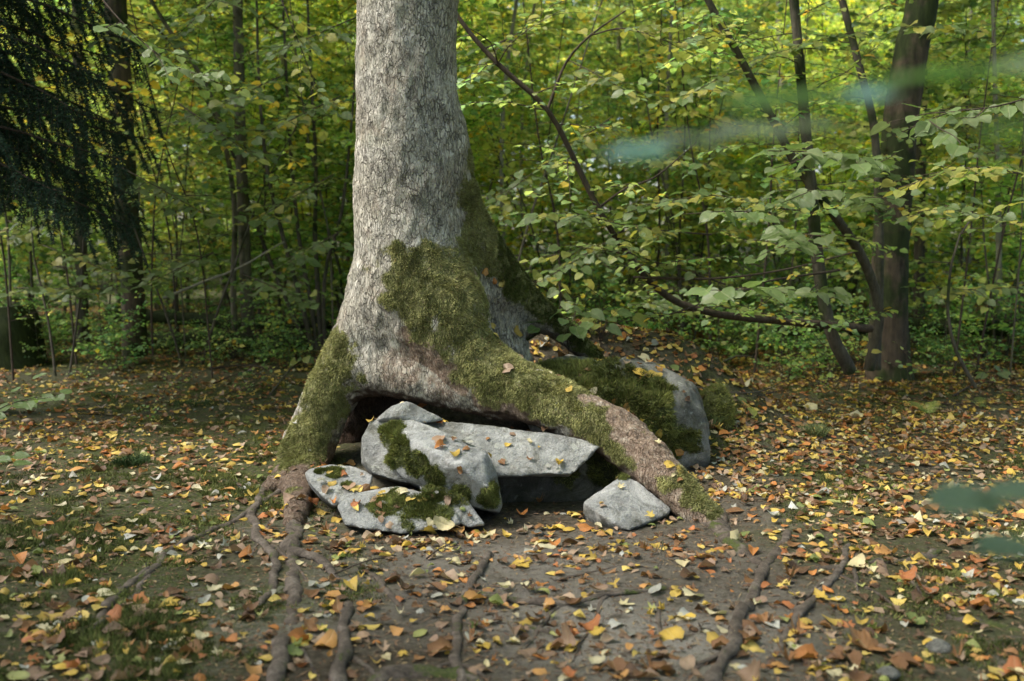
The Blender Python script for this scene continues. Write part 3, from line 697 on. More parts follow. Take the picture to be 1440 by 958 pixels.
# ---------------------------------------------------------------- leaf shapes
def leaf_radial(kind, n, rg):
    """outline of a fallen leaf, stalk at -y; returns verts (centre, mid ring, outer ring), tris, luv"""
    th = np.linspace(-PI / 2, 1.5 * PI, n, endpoint=False); x = np.cos(th); y = np.sin(th)
    if kind == 'heart':
        r = .5 * (1 + .10 * np.abs(x)) * np.where(y > .75, 1 + .5 * (y - .75) / .25, 1)
        r = np.where(y < -.9, r * .72, r); r *= 1 + .05 * np.sin(th * n / 2.0)
    elif kind == 'oval':
        r = .5 / np.sqrt((x / .68) ** 2 + (y / 1.1) ** 2)
        r = np.where(y > .9, r * 1.1, r)
    elif kind == 'oak':
        r = .5 / np.sqrt((x / .62) ** 2 + (y / 1.2) ** 2) * (1 + .22 * np.cos(7 * (th - PI / 2)))
    else:
        a = (th - PI / 2 + PI) % (2 * PI) - PI; r = np.full(n, .2)
        for c, L, ww in ((0, .62, .30), (.95, .55, .27), (-.95, .55, .27), (1.85, .38, .25), (-1.85, .38, .25)):
            r = np.maximum(r, L * np.exp(-((a - c) / ww) ** 2 * .9))
        r = np.maximum(r, .22) * (1 + .10 * np.cos(th * n / 2.0)); r = np.where(y < -.97, .12, r)
    r = r * (1 + .05 * rg.normal(size=n))
    O = np.stack([r * x, r * y], 1); Mi = O * .52
    P = np.vstack([[[0, 0]], Mi, O])
    k = np.arange(n); k2 = (k + 1) % n
    T = np.vstack([np.stack([0 * k, 1 + k, 1 + k2], 1), np.stack([1 + k, 1 + n + k, 1 + n + k2], 1), np.stack([1 + k, 1 + n + k2, 1 + k2], 1)])
    return P, T
def curl(P, rg, amt):
    """lifts a flat leaf into a folded, cupped, wavy one"""
    x, y = P[:, 0], P[:, 1]
    f, c1, c2, w_, ph, tw = rg.normal() * .35 + .25, rg.normal() * .9, rg.normal() * .7, rg.random() * .10, rg.random() * 6, rg.normal() * .6
    z = amt * (f * np.abs(x) + c1 * y * y + c2 * x * x + w_ * np.sin(9 * x + ph) * np.cos(7 * y + ph) + tw * x * y)
    s = 1 / (1 + .5 * np.abs(z))
    return np.stack([x * s, y * s, z], 1)
PAL = {
 'yellow': [(.56, .38, .07), (.60, .45, .12), (.46, .32, .07)],
 'cream': [(.58, .50, .28), (.52, .47, .30), (.62, .55, .34)],
 'orange': [(.42, .17, .045), (.48, .25, .08), (.38, .14, .05)],
 'brown': [(.17, .085, .038), (.25, .125, .05), (.10, .055, .03)],
 'tan': [(.29, .19, .12), (.35, .25, .17), (.25, .165, .11)],
 'green': [(.22, .25, .07), (.32, .33, .11), (.16, .20, .06)],
 'grey': [(.38, .37, .31), (.32, .32, .28), (.45, .45, .40)],
}
CN = list(PAL); CW = np.array([.20, .085, .15, .28, .20, .04, .045])
SHP = {'heart': 'heart-shaped', 'oval': 'oval', 'oak': 'wavy oak', 'maple': 'lobed maple'}
SN = list(SHP); SW = np.array([.42, .30, .10, .18])
VARI = {}
rl = np.random.default_rng(5)
for sh in SN:
    for cn in CN:
        for k in range(3):
            P, T = leaf_radial(sh, 22 if sh != 'maple' else 34, rl)
            V3 = curl(P, rl, 1.15 if cn in ('brown', 'tan', 'orange') else .6)
            c = np.array(PAL[cn][k % 3]) * np.ones((len(P), 3)); edge = np.linalg.norm(P, axis=1)[:, None]
            c = c * (1 - .35 * smooth(.25, .6, edge) * rl.random())
            # stalk
            g = Geo(); g.add(V3, T, c)
            yb = V3[V3[:, 1].argmin()]
            st = np.array([yb * [0, 1, 1] + [0, .05, .005], yb * [0, 1, 1] + [.02, -.12, .03 + .05 * rl.random()], yb * [0, 1, 1] + [.05 * rl.normal(), -.35, .03]])
            tube(g, st, .011, 3, cap=False, col=np.array([.22, .13, .05]))
            Vv, Ff, Cc = g.out()
            uv = np.zeros((len(Vv), 2)); uv[:len(P)] = P
            me = mk('fallen_leaf', Vv, Ff, M_LITTER, col=Cc, uv=uv, link=False); VARI[(sh, cn, k)] = me

def orient(nrm, ang):
    n = Vector(nrm).normalized(); q = n.to_track_quat('Z', 'Y'); return (q.to_matrix() @ Matrix.Rotation(ang, 3, 'Z'))
LEAVES = []     # (pos, normal, spin, size, shape, colour, variant, on, hand)
HAND = [  # pixel, colour, shape, size in px
 (822, 782, 'yellow', 'maple', 36), (640, 740, 'orange', 'oval', 34), (655, 745, 'brown', 'oak', 40), (625, 738, 'cream', 'oval', 30), (600, 744, 'yellow', 'heart', 20),
 (457, 909, 'orange', 'oval', 44), (420, 906, 'yellow', 'heart', 26), (497, 775, 'yellow', 'oval', 30), (735, 795, 'yellow', 'heart', 28), (876, 852, 'cream', 'maple', 32),
 (1016, 772, 'orange', 'oval', 42), (1041, 762, 'cream', 'heart', 28), (1220, 912, 'brown', 'oak', 60), (1205, 796, 'cream', 'oval', 36), (1210, 742, 'yellow', 'heart', 34),
 (1240, 779, 'orange', 'oval', 28), (1186, 742, 'cream', 'oval', 22), (1120, 805, 'brown', 'oval', 34), (1108, 930, 'brown', 'maple', 40), (1416, 945, 'yellow', 'heart', 52),
 (1368, 838, 'grey', 'maple', 42), (1262, 862, 'tan', 'maple', 40), (966, 868, 'grey', 'heart', 24), (945, 897, 'yellow', 'heart', 34), (1004, 865, 'cream', 'heart', 26),
 (1013, 872, 'orange', 'maple', 28), (1110, 812, 'brown', 'maple', 30), (1135, 575, 'cream', 'heart', 26), (1200, 590, 'cream', 'heart', 24), (1050, 572, 'yellow', 'heart', 24),
 (263, 632, 'yellow', 'heart', 22), (130, 633, 'yellow', 'heart', 20), (322, 655, 'yellow', 'heart', 18), (270, 863, 'yellow', 'maple', 30), (77, 892, 'yellow', 'heart', 30),
 (65, 902, 'yellow', 'heart', 34), (81, 928, 'green', 'heart', 26), (254, 910, 'yellow', 'heart', 28), (322, 905, 'orange', 'heart', 24), (240, 912, 'grey', 'oval', 22),
 (312, 850, 'tan', 'heart', 26), (325, 830, 'orange', 'heart', 22), (300, 832, 'cream', 'heart', 22), (288, 768, 'grey', 'maple', 24), (40, 852, 'yellow', 'heart', 22),
 (97, 770, 'grey', 'oval', 20), (150, 690, 'cream', 'oval', 24), (20, 730, 'yellow', 'heart', 22), (55, 730, 'tan', 'maple', 34), (240, 700, 'brown', 'heart', 20),
 (490, 655, 'orange', 'heart', 16), (465, 681, 'yellow', 'heart', 12), (484, 669, 'orange', 'heart', 10), (474, 733, 'yellow', 'heart', 16), (565, 693, 'cream', 'oval', 22),
 (540, 694, 'grey', 'oval', 18), (524, 688, 'yellow', 'oval', 18), (505, 688, 'yellow', 'oval', 16), (595, 703, 'yellow', 'heart', 14), (500, 710, 'orange', 'heart', 14),
 (538, 697, 'yellow', 'heart', 14), (594, 573, 'orange', 'oval', 16), (618, 596, 'orange', 'oval', 16), (647, 660, 'brown', 'oval', 12), (872, 686, 'cream', 'maple', 16),
 (435, 708, 'orange', 'oval', 20), (440, 720, 'brown', 'maple', 24), (455, 722, 'yellow', 'heart', 18), (905, 504, 'cream', 'oval', 20), (920, 527, 'yellow', 'oval', 24), (900, 524, 'yellow', 'oval', 22),
 (925, 612, 'yellow', 'oval', 16), (956, 664, 'yellow', 'oval', 18), (940, 655, 'yellow', 'heart', 14), (953, 636, 'orange', 'oval', 16), (881, 573, 'orange', 'oval', 14), (800, 548, 'yellow', 'oval', 14),
 (833, 553, 'cream', 'oval', 16), (863, 565, 'orange', 'oval', 12), (692, 458, 'yellow', 'oval', 12), (697, 473, 'yellow', 'oval', 12), (728, 463, 'yellow', 'heart', 16), (680, 383, 'orange', 'heart', 10), (695, 395, 'orange', 'oval', 12), (705, 400, 'yellow', 'heart', 10),
 (806, 724, 'yellow', 'heart', 18), (800, 746, 'yellow', 'oval', 20), (757, 708, 'brown', 'maple', 20), (768, 770, 'cream', 'oval', 24), (788, 777, 'orange', 'maple', 20), (763, 764, 'yellow', 'oval', 24),
 (720, 905, 'cream', 'heart', 20), (700, 905, 'yellow', 'oval', 20), (835, 935, 'cream', 'heart', 24), (865, 880, 'grey', 'heart', 20), (590, 860, 'grey', 'maple', 24), (615, 840, 'grey', 'oval', 18), (566, 920, 'yellow', 'maple', 26), (530, 935, 'yellow', 'maple', 28),
 (520, 855, 'orange', 'heart', 20), (480, 833, 'tan', 'maple', 24), (465, 845, 'orange', 'maple', 22), (415, 925, 'green', 'heart', 22), (432, 898, 'yellow', 'heart', 18), (1040, 890, 'cream', 'heart', 20),
]
rh = np.random.default_rng(21)
for a, b, cn, sh, spx in HAND:
    hit = pixcast(a, b)
    if hit is None: continue
    loc, n, dd, on = hit
    f = float(to_px(np.array(loc))[2][0])
    LEAVES.append([np.array(loc) + np.array(n) * .008, np.array(n) + rh.normal(size=3) * .12, rh.random() * 2 * PI, spx * f / F * 1.0, sh, cn, int(rh.integers(3)), on, True])
def litter_density(x, y):
    P = P3(x, y); n = fbm(P, 1.3, 3, 200); n2 = vn(P, 5, 210)
    base = 205 + 60 * smooth(5.2, 4.4, y) + 190 * smooth(.6, 1.6, x) * smooth(3.6, 4.8, y) + 35 * smooth(5.2, 6.5, y) - 25 * smooth(-.3, -1.2, x) * smooth(5.5, 4.5, y)
    for (a, b), r, k in (((640, 745), .18, 600), ((770, 720), .25, 450), ((440, 715), .16, 500), ((870, 480), .8, 420), ((900, 765), .3, 60), ((1120, 620), .7, 90), ((780, 790), .4, 60), ((700, 850), .5, 20)):
        c = gp(a, b); base = base + k * np.exp(-((x - c[0]) ** 2 + (y - c[1]) ** 2) / r ** 2)
    return np.clip(base * (1 + .9 * n + .6 * n2 + .6 * vn(P, 11, 215)), 0, 800)
XY = []
for y0, y1 in ((2.7, 4.7), (4.7, 7.5), (7.5, 12), (12, 19)):
    hw = .53 * y1 + .4; area = 2 * hw * (y1 - y0); n = int(area * 800)
    p = np.stack([rl.uniform(-hw, hw, n), rl.uniform(y0, y1, n)], 1)
    k = rl.random(n) < litter_density(p[:, 0], p[:, 1]) / 800 * (1.0 if y0 < 7 else .8); XY.append(p[k])
XY = np.vstack(XY); XY = XY[np.abs(XY[:, 0]) < .53 * XY[:, 1] + .35]
for x, y in XY:
    hit = cast((x, y, .95 if y < 8 else 3.0), (0, 0, -1))
    if hit is None: continue
    loc, n, dd, on = hit
    if n.z < (.45 if on == 'tree' else .4): continue
    if on == 'tree' and (loc.z > .8 or rl.random() < .8): continue
    if 'stone' in on or 'slab' in on or 'boulder' in on:
        if rl.random() < .82: continue
    far_right = x > .7 and y > 5
    cw = CW.copy()
    if y > 6: cw = cw * np.array([1.5, .7, 1.3, 1.1, .8, .6, .4])
    elif x < -.6: cw = cw * np.array([1, .9, .8, 1.1, 1.3, 1, 1.2])
    cn = CN[rl.choice(7, p=cw / cw.sum())]; sh = SN[rl.choice(4, p=SW)]
    s = (.036 if y < 5.5 else .033) * rl.lognormal(0, .36) * (1.5 if sh in ('maple', 'oak') else 1.15)
    s = min(s, .075)
    LEAVES.append([np.array(loc) + np.array([0, 0, .004 + .012 * rl.random()]), np.array(n) * .8 + np.array([0, 0, .3]) + rl.normal(size=3) * .16, rl.random() * 2 * PI, s, sh, cn, int(rl.integers(3)), on, False])
# size in the picture decides which become things of their own
pos = np.array([l[0] for l in LEAVES]); X, Yp, fd = to_px(pos)
app = np.array([l[3] for l in LEAVES]) * F / fd
inside = (X > -4) & (X < 1444) & (Yp < 962)
score = app * inside + np.array([1000 if (l[8]) else 0 for l in LEAVES]) * inside
order = np.argsort(-score); top = set(order[:298].tolist())
LM = {'pale slab nearest the camera': (560, 748), 'lichen flecked stone': (452, 705), 'lone triangular stone': (860, 740), 'tip of the arching root': (1022, 752), 'left root foot': (400, 660),
      'dark notch below the wedge boulder': (705, 725), 'mossy crown of the large boulder': (880, 505), 'arching root where it turns pink': (900, 615), 'bare ground before the undercut slab': (790, 705), 'forked root left of centre': (410, 790),
      'short pink root stub': (545, 830), 'black root arching over the bottom edge': (590, 945), 'straight central root': (650, 860), 'thick reddish root on the right': (1060, 830), 'thin dark root on the right': (1140, 850),
      'pale dusty patch of ground': (860, 920), 'low mossy root ridge': (790, 850), 'wavy left root': (200, 805), 'grassy tuft on the left': (185, 645), 'bottom left corner': (20, 940), 'left edge of the moss bank': (20, 760), 'bottom right corner': (1420, 940),
      'mossy log half sunk on the right': (1280, 870), 'two blurred leaves on the right': (1370, 730), 'small fern on the right': (1310, 565), 'pale dust patch on the left': (250, 890), 'root end left of the twin roots': (370, 840), 'twin dark root by the bottom edge': (480, 920),
      'foot of the dark right-hand tree': (1250, 530), 'grass tuft right of the boulder': (1145, 605), 'rear left moss bank': (250, 560), 'mound behind the boulder': (930, 480)}
LMN = list(LM); LMP = np.array([LM[k] for k in LMN], float)
byk = {}
for i in top:
    l = LEAVES[i]; d = np.hypot(LMP[:, 0] - X[i], (LMP[:, 1] - Yp[i]) * 1.4); j = int(d.argmin())
    byk.setdefault((l[5], l[4], j), []).append((d[j], i))
RANK = ['nearest', 'second nearest', 'third nearest', 'fourth nearest', 'fifth nearest', 'sixth nearest', 'seventh nearest']
CD = {'yellow': 'yellow', 'cream': 'pale cream', 'orange': 'orange', 'brown': 'dark brown', 'tan': 'pinkish tan', 'green': 'yellow-green', 'grey': 'greyish white'}
for (cn, sh, j), rows in byk.items():
    rows.sort()
    for r, (dd, i) in enumerate(rows):
        l = LEAVES[i]; o = bpy.data.objects.new('fallen_leaf', VARI[(sh, cn, l[6])]); C.objects.link(o)
        m = orient(l[1], l[2]).to_4x4() @ Matrix.Scale(l[3], 4); m.translation = Vector(l[0]); o.matrix_world = m
        tag(o, f'{CD[cn]} {SHP[sh]} leaf {RANK[min(r, 6)]} to the {LMN[j]}', 'leaf', 'fallen leaves on the forest floor')
# the rest of the litter
def scatter(items, kinds, name, mat, amt=.7, nsp=12):
    rg = np.random.default_rng(3); Vs, Ts, Cs, Us, off = [], [], [], [], 0
    tmpl = {}
    for sh in kinds:
        tmpl[sh] = []
        for k in range(7):
            P, T = leaf_radial(sh, 10 if sh != 'maple' else 15, rg); tmpl[sh].append((P, curl(P, rg, amt), T))
    for sh in kinds:      # distant leaves: one fan of faces
        tmpl[sh + '_far'] = []
        for k in range(7):
            P, T = leaf_radial(sh, 8 if sh != 'maple' else 11, rg); nn = (len(P) - 1) // 2; P = np.vstack([P[:1], P[1 + nn:]]); kk = np.arange(nn)
            tmpl[sh + '_far'].append((P, curl(P, rg, amt), np.stack([0 * kk, 1 + kk, 1 + (kk + 1) % nn], 1)))
    by = {}
    for it in items: by.setdefault((it[4] + ('_far' if it[0][1] > 6.8 else ''), int(rg.integers(7))), []).append(it)
    for (sh, k), its in by.items():
        P, V3, T = tmpl[sh][k]; n = len(its)
        pos = np.array([i[0] for i in its]); nr = np.array([i[1] for i in its]); nr /= np.linalg.norm(nr, axis=1)[:, None]
        a = rg.normal(size=(n, 3)); a -= (a * nr).sum(1)[:, None] * nr; a /= np.linalg.norm(a, axis=1)[:, None]; b = np.cross(nr, a)
        s = np.array([i[3] for i in its])[:, None, None]
        W = pos[:, None] + s * (V3[None, :, 0:1] * a[:, None] + V3[None, :, 1:2] * b[:, None] + V3[None, :, 2:3] * nr[:, None])
        c = np.array([PAL[i[5]][int(rg.integers(3))] for i in its]) * (.75 + .45 * rg.random((n, 1)))
        Vs.append(W.reshape(-1, 3)); Cs.append(np.repeat(c, len(P), 0)); Us.append(np.tile(P, (n, 1)))
        Ts.append((T[None] + (np.arange(n) * len(P))[:, None, None]).reshape(-1, 3) + off); off += n * len(P)
    return mk(name, np.vstack(Vs), np.vstack(Ts), mat, col=np.vstack(Cs), uv=np.vstack(Us))
rest = [LEAVES[i] for i in range(len(LEAVES)) if i not in top]
o = scatter(rest, SN, 'leaf_litter', M_LITTER, .95)
tag(o, 'carpet of small fallen autumn leaves spread over the floor', 'leaf litter', kind='stuff')
# crumbs: bits of bark, needles and torn leaf
n = 42000; cx = rl.uniform(-3.6, 3.6, n); cy = 2.8 + 5.5 * rl.random(n) ** 1.3; ang = rl.random(n) * 2 * PI; L = .004 + .014 * rl.random(n); tw_ = rl.random(n) < .05; L = np.where(tw_, .02 + .04 * rl.random(n), L)
cz = gh(cx, cy) + .003; dv = np.stack([np.cos(ang) * L, np.sin(ang) * L, .002 * rl.normal(size=n)], 1); sv = np.stack([-np.sin(ang), np.cos(ang), 0 * ang], 1) * np.where(tw_[:, None], .0018, .0012 + .004 * rl.random((n, 1)) ** 2)
cp = np.stack([cx, cy, cz], 1); Vc = np.stack([cp - dv - sv * .4, cp + sv + [0, 0, .002], cp + dv, cp - sv + [0, 0, .002]], 1).reshape(-1, 3)
cc = np.array([(.07, .045, .03), (.2, .12, .07), (.3, .22, .12), (.12, .07, .04)])[rl.integers(0, 4, n)]
o = mk('forest_crumbs', Vc, np.arange(4 * n).reshape(-1, 4), M_MOSS, col=np.repeat(cc, 4, 0)); tag(o, 'crumbs of bark, needles and torn leaves on the soil', 'debris', kind='stuff')

# ---------------------------------------------------------------- moss and grass on the ground
gv = (np.abs(Vg[:, 0]) < .54 * Vg[:, 1] + .3) & (Vg[:, 1] > 2.6) & (Vg[:, 1] < 9.5)
mf = moss_field(Vg[:, 0], Vg[:, 1]) * gv
Ng = vnormals(Vg, Qg)
cl = smooth(-.1, .35, fbm(Vg, 5, 3, 300))
q = Qg[gv[Qg].all(1)]
o = blades('ground_moss', Vg, q, Ng, mf * (.15 + .85 * cl) * np.clip(6 / np.maximum(Vg[:, 1], 1), .4, 2), 200000, .020, .0022, [(.04, .055, .012), (.18, .20, .06)], None, np.zeros(3), droop=-.2, lean=.9, sd=77)
tag(o, 'low green moss growing over the bare soil', 'moss', kind='stuff')
def tuft(px, py, r, n, ln, cols, label, name='grass_tuft', cat='grass tuft', wd=.0016, arch=.5, sd=0):
    p = gp(px, py); rg = np.random.default_rng(sd + px)
    a = rg.random(n) * 2 * PI; rr = r * np.sqrt(rg.random(n)); b = np.stack([rr * np.cos(a), rr * np.sin(a), 0 * a], 1)
    out = b / (r + 1e-6) * arch + rg.normal(size=(n, 3)) * .25; out[:, 2] = 1; out /= np.linalg.norm(out, axis=1)[:, None]
    L = ln * (.5 + .7 * rg.random(n))[:, None]; m = b + out * L * .6; t = m + (out * [1.4, 1.4, .3]) * L * .5
    s = np.cross(out, rg.normal(size=(n, 3))); s /= np.linalg.norm(s, axis=1)[:, None]; s *= wd
    V = np.stack([b - s, b + s, m + s * .8, m - s * .8, t], 1).reshape(-1, 3); k = np.arange(n) * 5
    c = np.array(cols[0]) + (np.array(cols[1]) - np.array(cols[0])) * rg.random((n, 1))
    root = mk(name, V, [np.stack([k, k + 1, k + 2, k + 3], 1), np.stack([k + 3, k + 2, k + 4], 1)], M_MOSS, col=np.repeat(c, 5, 0))
    root.location = p; tag(root, label, cat); return root
tuft(185, 652, .10, 900, .06, [(.02, .04, .015), (.06, .10, .03)], 'dark green mossy cushion among leaves on the left ground', 'moss_cushion', 'moss cushion')
tuft(1145, 612, .08, 420, .10, [(.08, .11, .04), (.2, .24, .10)], 'pale fine grass tuft right of the large boulder')
tuft(1000, 600, .05, 90, .10, [(.05, .09, .03), (.12, .16, .06)], 'short dark grass tuft touching the boulder foot')
tuft(150, 560, .12, 300, .07, [(.03, .06, .02), (.09, .13, .04)], 'low green grass tuft on the rear left ground')
tuft(270, 570, .15, 300, .06, [(.03, .06, .02), (.09, .13, .04)], 'wide mossy tuft in the rear left leaf litter', 'moss_cushion', 'moss cushion')

# ---------------------------------------------------------------- leaves on plants
LT = {}   # leaf template: x across, y along, z up; from stalk to tip
def leaf_tmpl(kind):
    if kind in LT: return LT[kind]
    if kind == 'tiny':
        V = [(0, 0, 0), (-.42, .3, .08), (0, .4, -.02), (.42, .3, .08), (-.32, .72, .03), (.32, .72, .03), (0, 1, -.14)]
        T = [(0, 2, 1), (0, 3, 2), (1, 2, 4), (2, 3, 5), (2, 5, 4), (4, 5, 6)]
    else:  # broad, toothed and heart based
        rows = [(-.06, .20), (.08, .40), (.28, .47), (.5, .44), (.7, .34), (.86, .2), (.94, .10)]
        V = [(0, .0, 0)]; T = []
        for i, (t, wd) in enumerate(rows):
            cz = -.12 * t * t; tooth = .025 if i % 2 else -.015
            V += [(-(wd + tooth), t - .02, cz + .13 * wd), (-(wd) * .5, t + .03, cz + .03), (0, max(t, 0) + .05, cz - .02), (wd * .5, t + .03, cz + .03), (wd + tooth, t - .02, cz + .13 * wd)]
        V.append((0, 1.08, -.16))
        for i in range(len(rows) - 1):
            a = 1 + i * 5; b = a + 5
            for j in range(4): T += [(a + j, a + j + 1, b + j + 1), (a + j, b + j + 1, b + j)]
        a = 1 + (len(rows) - 1) * 5; tip = len(V) - 1
        for j in range(4): T.append((a + j, a + j + 1, tip))
        T += [(0, 3, 2), (0, 4, 3)]
    LT[kind] = (np.array(V, float), np.array(T)); return LT[kind]
def leaves_mesh(P, D, Nn, S, col, kind):
    V, T = leaf_tmpl(kind); n = len(P)
    D = D / (np.linalg.norm(D, axis=1)[:, None] + 1e-9); Sd = np.cross(D, Nn); Sd /= np.linalg.norm(Sd, axis=1)[:, None] + 1e-9; Nn = np.cross(Sd, D)
    W = P[:, None] + S[:, None, None] * (V[None, :, 0:1] * Sd[:, None] + V[None, :, 1:2] * D[:, None] + V[None, :, 2:3] * Nn[:, None])
    return W.reshape(-1, 3), (T[None] + (np.arange(n) * len(V))[:, None, None]).reshape(-1, 3), np.repeat(col, len(V), 0), np.tile(V[:, :2], (n, 1))
GREENS = np.array([(.20, .33, .10), (.35, .46, .14), (.52, .58, .19), (.66, .62, .19), (.12, .22, .09), (.74, .50, .08), (.31, .43, .22)])
def leafcols(n, rg, w_):
    w_ = np.array(w_, float); c = GREENS[rg.choice(len(GREENS), n, p=w_ / w_.sum())]; return c * (.75 + .5 * rg.random((n, 1)))
def grow(seed, h, stems, spread, nbr, start, leaf=.06, w_=(1, 3, 4, 2, 1, .6, 1), lean=.06, rad=.02, step=.055, density=1.0, droop=.15, straight=False):
    """one broadleaf sapling; returns stem geo, twig geo and leaf arrays in its own space"""
    rg = np.random.default_rng(seed); gs, gt = Geo(), Geo(); LP, LD, LN = [], [], []
    def twig(p0, dirv, L, r):
        k = max(3, int(L / .12)); P = [p0]; d = dirv / np.linalg.norm(dirv)
        for _ in range(k):
            d = d + rg.normal(size=3) * .13; d[2] += -.03 * droop * 3; d /= np.linalg.norm(d); P.append(P[-1] + d * L / k)
        P = np.array(P); tube(gt, P, np.linspace(r, r * .35, len(P)), 3, cap=False)
        return P, d
    def put(P, r_every):
        seg = np.linalg.norm(np.diff(P, axis=0), axis=1).sum(); n = max(2, int(seg / step * density)); side = 1
        for t in np.linspace(.15, 1, n):
            f = t * (len(P) - 1); i = min(int(f), len(P) - 2); p = P[i] + (f - i) * (P[i + 1] - P[i]); d = P[i + 1] - P[i]; d = d / (np.linalg.norm(d) + 1e-9)
            s = np.cross(d, [0, 0, 1.0]); s /= np.linalg.norm(s) + 1e-9
            dd = d * .6 + side * s * .9 + rg.normal(size=3) * .25; dd[2] -= .18; side = -side
            nn = np.array([0, 0, 1.0]) + rg.normal(size=3) * .5
            LP.append(p); LD.append(dd); LN.append(nn)
    for si in range(stems):
        a = rg.random() * 2 * PI; hh = h * (1 if si == 0 else rg.uniform(.55, 1)); ln = (lean if stems == 1 else lean + .12 + .1 * rg.random())
        k = 9; P = [np.array([.06 * math.cos(a) * (stems > 1), .06 * math.sin(a) * (stems > 1), -.08])]; d = np.array([ln * math.cos(a), ln * math.sin(a), 1.0])
        for _ in range(k):
            d = d + rg.normal(size=3) * (.02 if straight else .06) * [1, 1, 0]; P.append(P[-1] + d / np.linalg.norm(d) * (hh + .08) / k)
        P = catmull(np.array(P), .35); r0 = rad * (hh / h) * rg.uniform(.8, 1.1)
        tube(gs, P, np.linspace(r0, r0 * .2, len(P)), 6, .1, seed=seed + si)
        az = rg.random() * 6
        nb = int(nbr / stems)
        for b in range(nb):
            t = start + (1 - start) * (b + rg.random()) / nb; f = t * (len(P) - 1); i = min(int(f), len(P) - 2); p = P[i] + (f - i) * (P[i + 1] - P[i])
            az += 2.4 + rg.normal() * .3; up = .15 + .7 * t * rg.random() + .1
            L = spread * (1 - .55 * abs(t - .45)) * rg.uniform(.6, 1.15)
            B, _ = twig(p, np.array([math.cos(az), math.sin(az), up]), L, max(.004, r0 * .3)); put(B[1:], 1)
            for j in range(1, len(B) - 1):
                d = B[j + 1] - B[j]; s = np.cross(d, [0, 0, 1.0]); s /= np.linalg.norm(s) + 1e-9
                for sg in ((1, -1) if rg.random() < .6 else (rg.choice([1, -1]),)):
                    tl = L * (.42 - .28 * j / len(B)) * rg.uniform(.6, 1.2)
                    if tl < .1: continue
                    q, _ = twig(B[j], d / np.linalg.norm(d) * .6 + sg * s * .8 + [0, 0, rg.normal() * .15], tl, .003); put(q, 1)
    LP, LD, LN = map(np.array, (LP, LD, LN)); n = len(LP)
    S_ = leaf * rg.uniform(.6, 1.3, n); cols = leafcols(n, rg, w_)
    return gs, gt, (LP, LD, LN, S_, cols)
YG = (1, 3, 5, 3, .4, .9, .6); DG = (4, 3, 1.5, .5, 3, .15, 2); MG = (2, 4, 3, 1.2, 1, .3, 1.2); GOLD = (.2, .8, 2.5, 5, .2, 4, .2)
PROTO = {}
def proto(key, **kw):
    gs, gt, L = grow(**kw); Vs_, Fs, _ = gs.out(); Vt_, Ft, _ = gt.out(); Vl, Tl, Cl, Ul = leaves_mesh(*L, 'tiny')
    PROTO[key] = (mk('trunk', Vs_, Fs, M_STEM, link=False), mk('twigs', Vt_, Ft, M_TWIG, link=False), mk('crown', Vl, Tl, M_FOL, link=False, smooth_=False, col=Cl), len(L[0]))
def plant(key, x, y, rz, s, name, label, cat, group=None, tint=(1, 1, 1), bark=None):
    t, tw, cr, _ = PROTO[key]
    r = empty(name, (x, y, float(gh(x, y)) - .02), label, cat, group); r.rotation_euler.z = rz; r.scale = (s, s, s)
    for nm, me in (('trunk', t), ('twigs', tw), ('crown', cr)):
        o = bpy.data.objects.new(nm, me); C.objects.link(o); o.parent = r
        if nm != 'trunk': o['kind'] = 'stuff'
        if nm == 'crown': o.color = (*tint, 1)
        if nm == 'trunk' and bark: o.material_slots[0].link = 'OBJECT'; o.material_slots[0].material = bark
    return r
for i in range(3):
    proto(f'sap_yg{i}', seed=40 + i, h=5.2, stems=1, spread=1.5, nbr=34, start=.16, w_=YG, leaf=.09, rad=.028)
    proto(f'sap_mg{i}', seed=50 + i, h=4.6, stems=1, spread=1.4, nbr=32, start=.14, w_=MG, leaf=.09, rad=.025)
    proto(f'hazel{i}', seed=60 + i, h=4.2, stems=5, spread=1.15, nbr=42, start=.18, w_=MG if i else YG, leaf=.095, rad=.022)
    proto(f'bush_dg{i}', seed=70 + i, h=1.5, stems=4, spread=.75, nbr=30, start=.12, w_=DG, leaf=.07, rad=.010)
proto('gold', seed=81, h=2.6, stems=2, spread=.8, nbr=22, start=.62, w_=GOLD, leaf=.075, rad=.012)
proto('tall', seed=91, h=9, stems=1, spread=2.4, nbr=40, start=.35, w_=YG, leaf=.09, rad=.06, straight=True)
proto('tall_b', seed=92, h=9, stems=1, spread=2.6, nbr=44, start=.2, w_=MG, leaf=.09, rad=.055, straight=True)
proto('herb', seed=95, h=.38, stems=4, spread=.22, nbr=12, start=.35, w_=DG, leaf=.055, rad=.003, step=.05)
proto('herb_y', seed=96, h=.45, stems=3, spread=.28, nbr=12, start=.3, w_=YG, leaf=.06, rad=.003, step=.05)

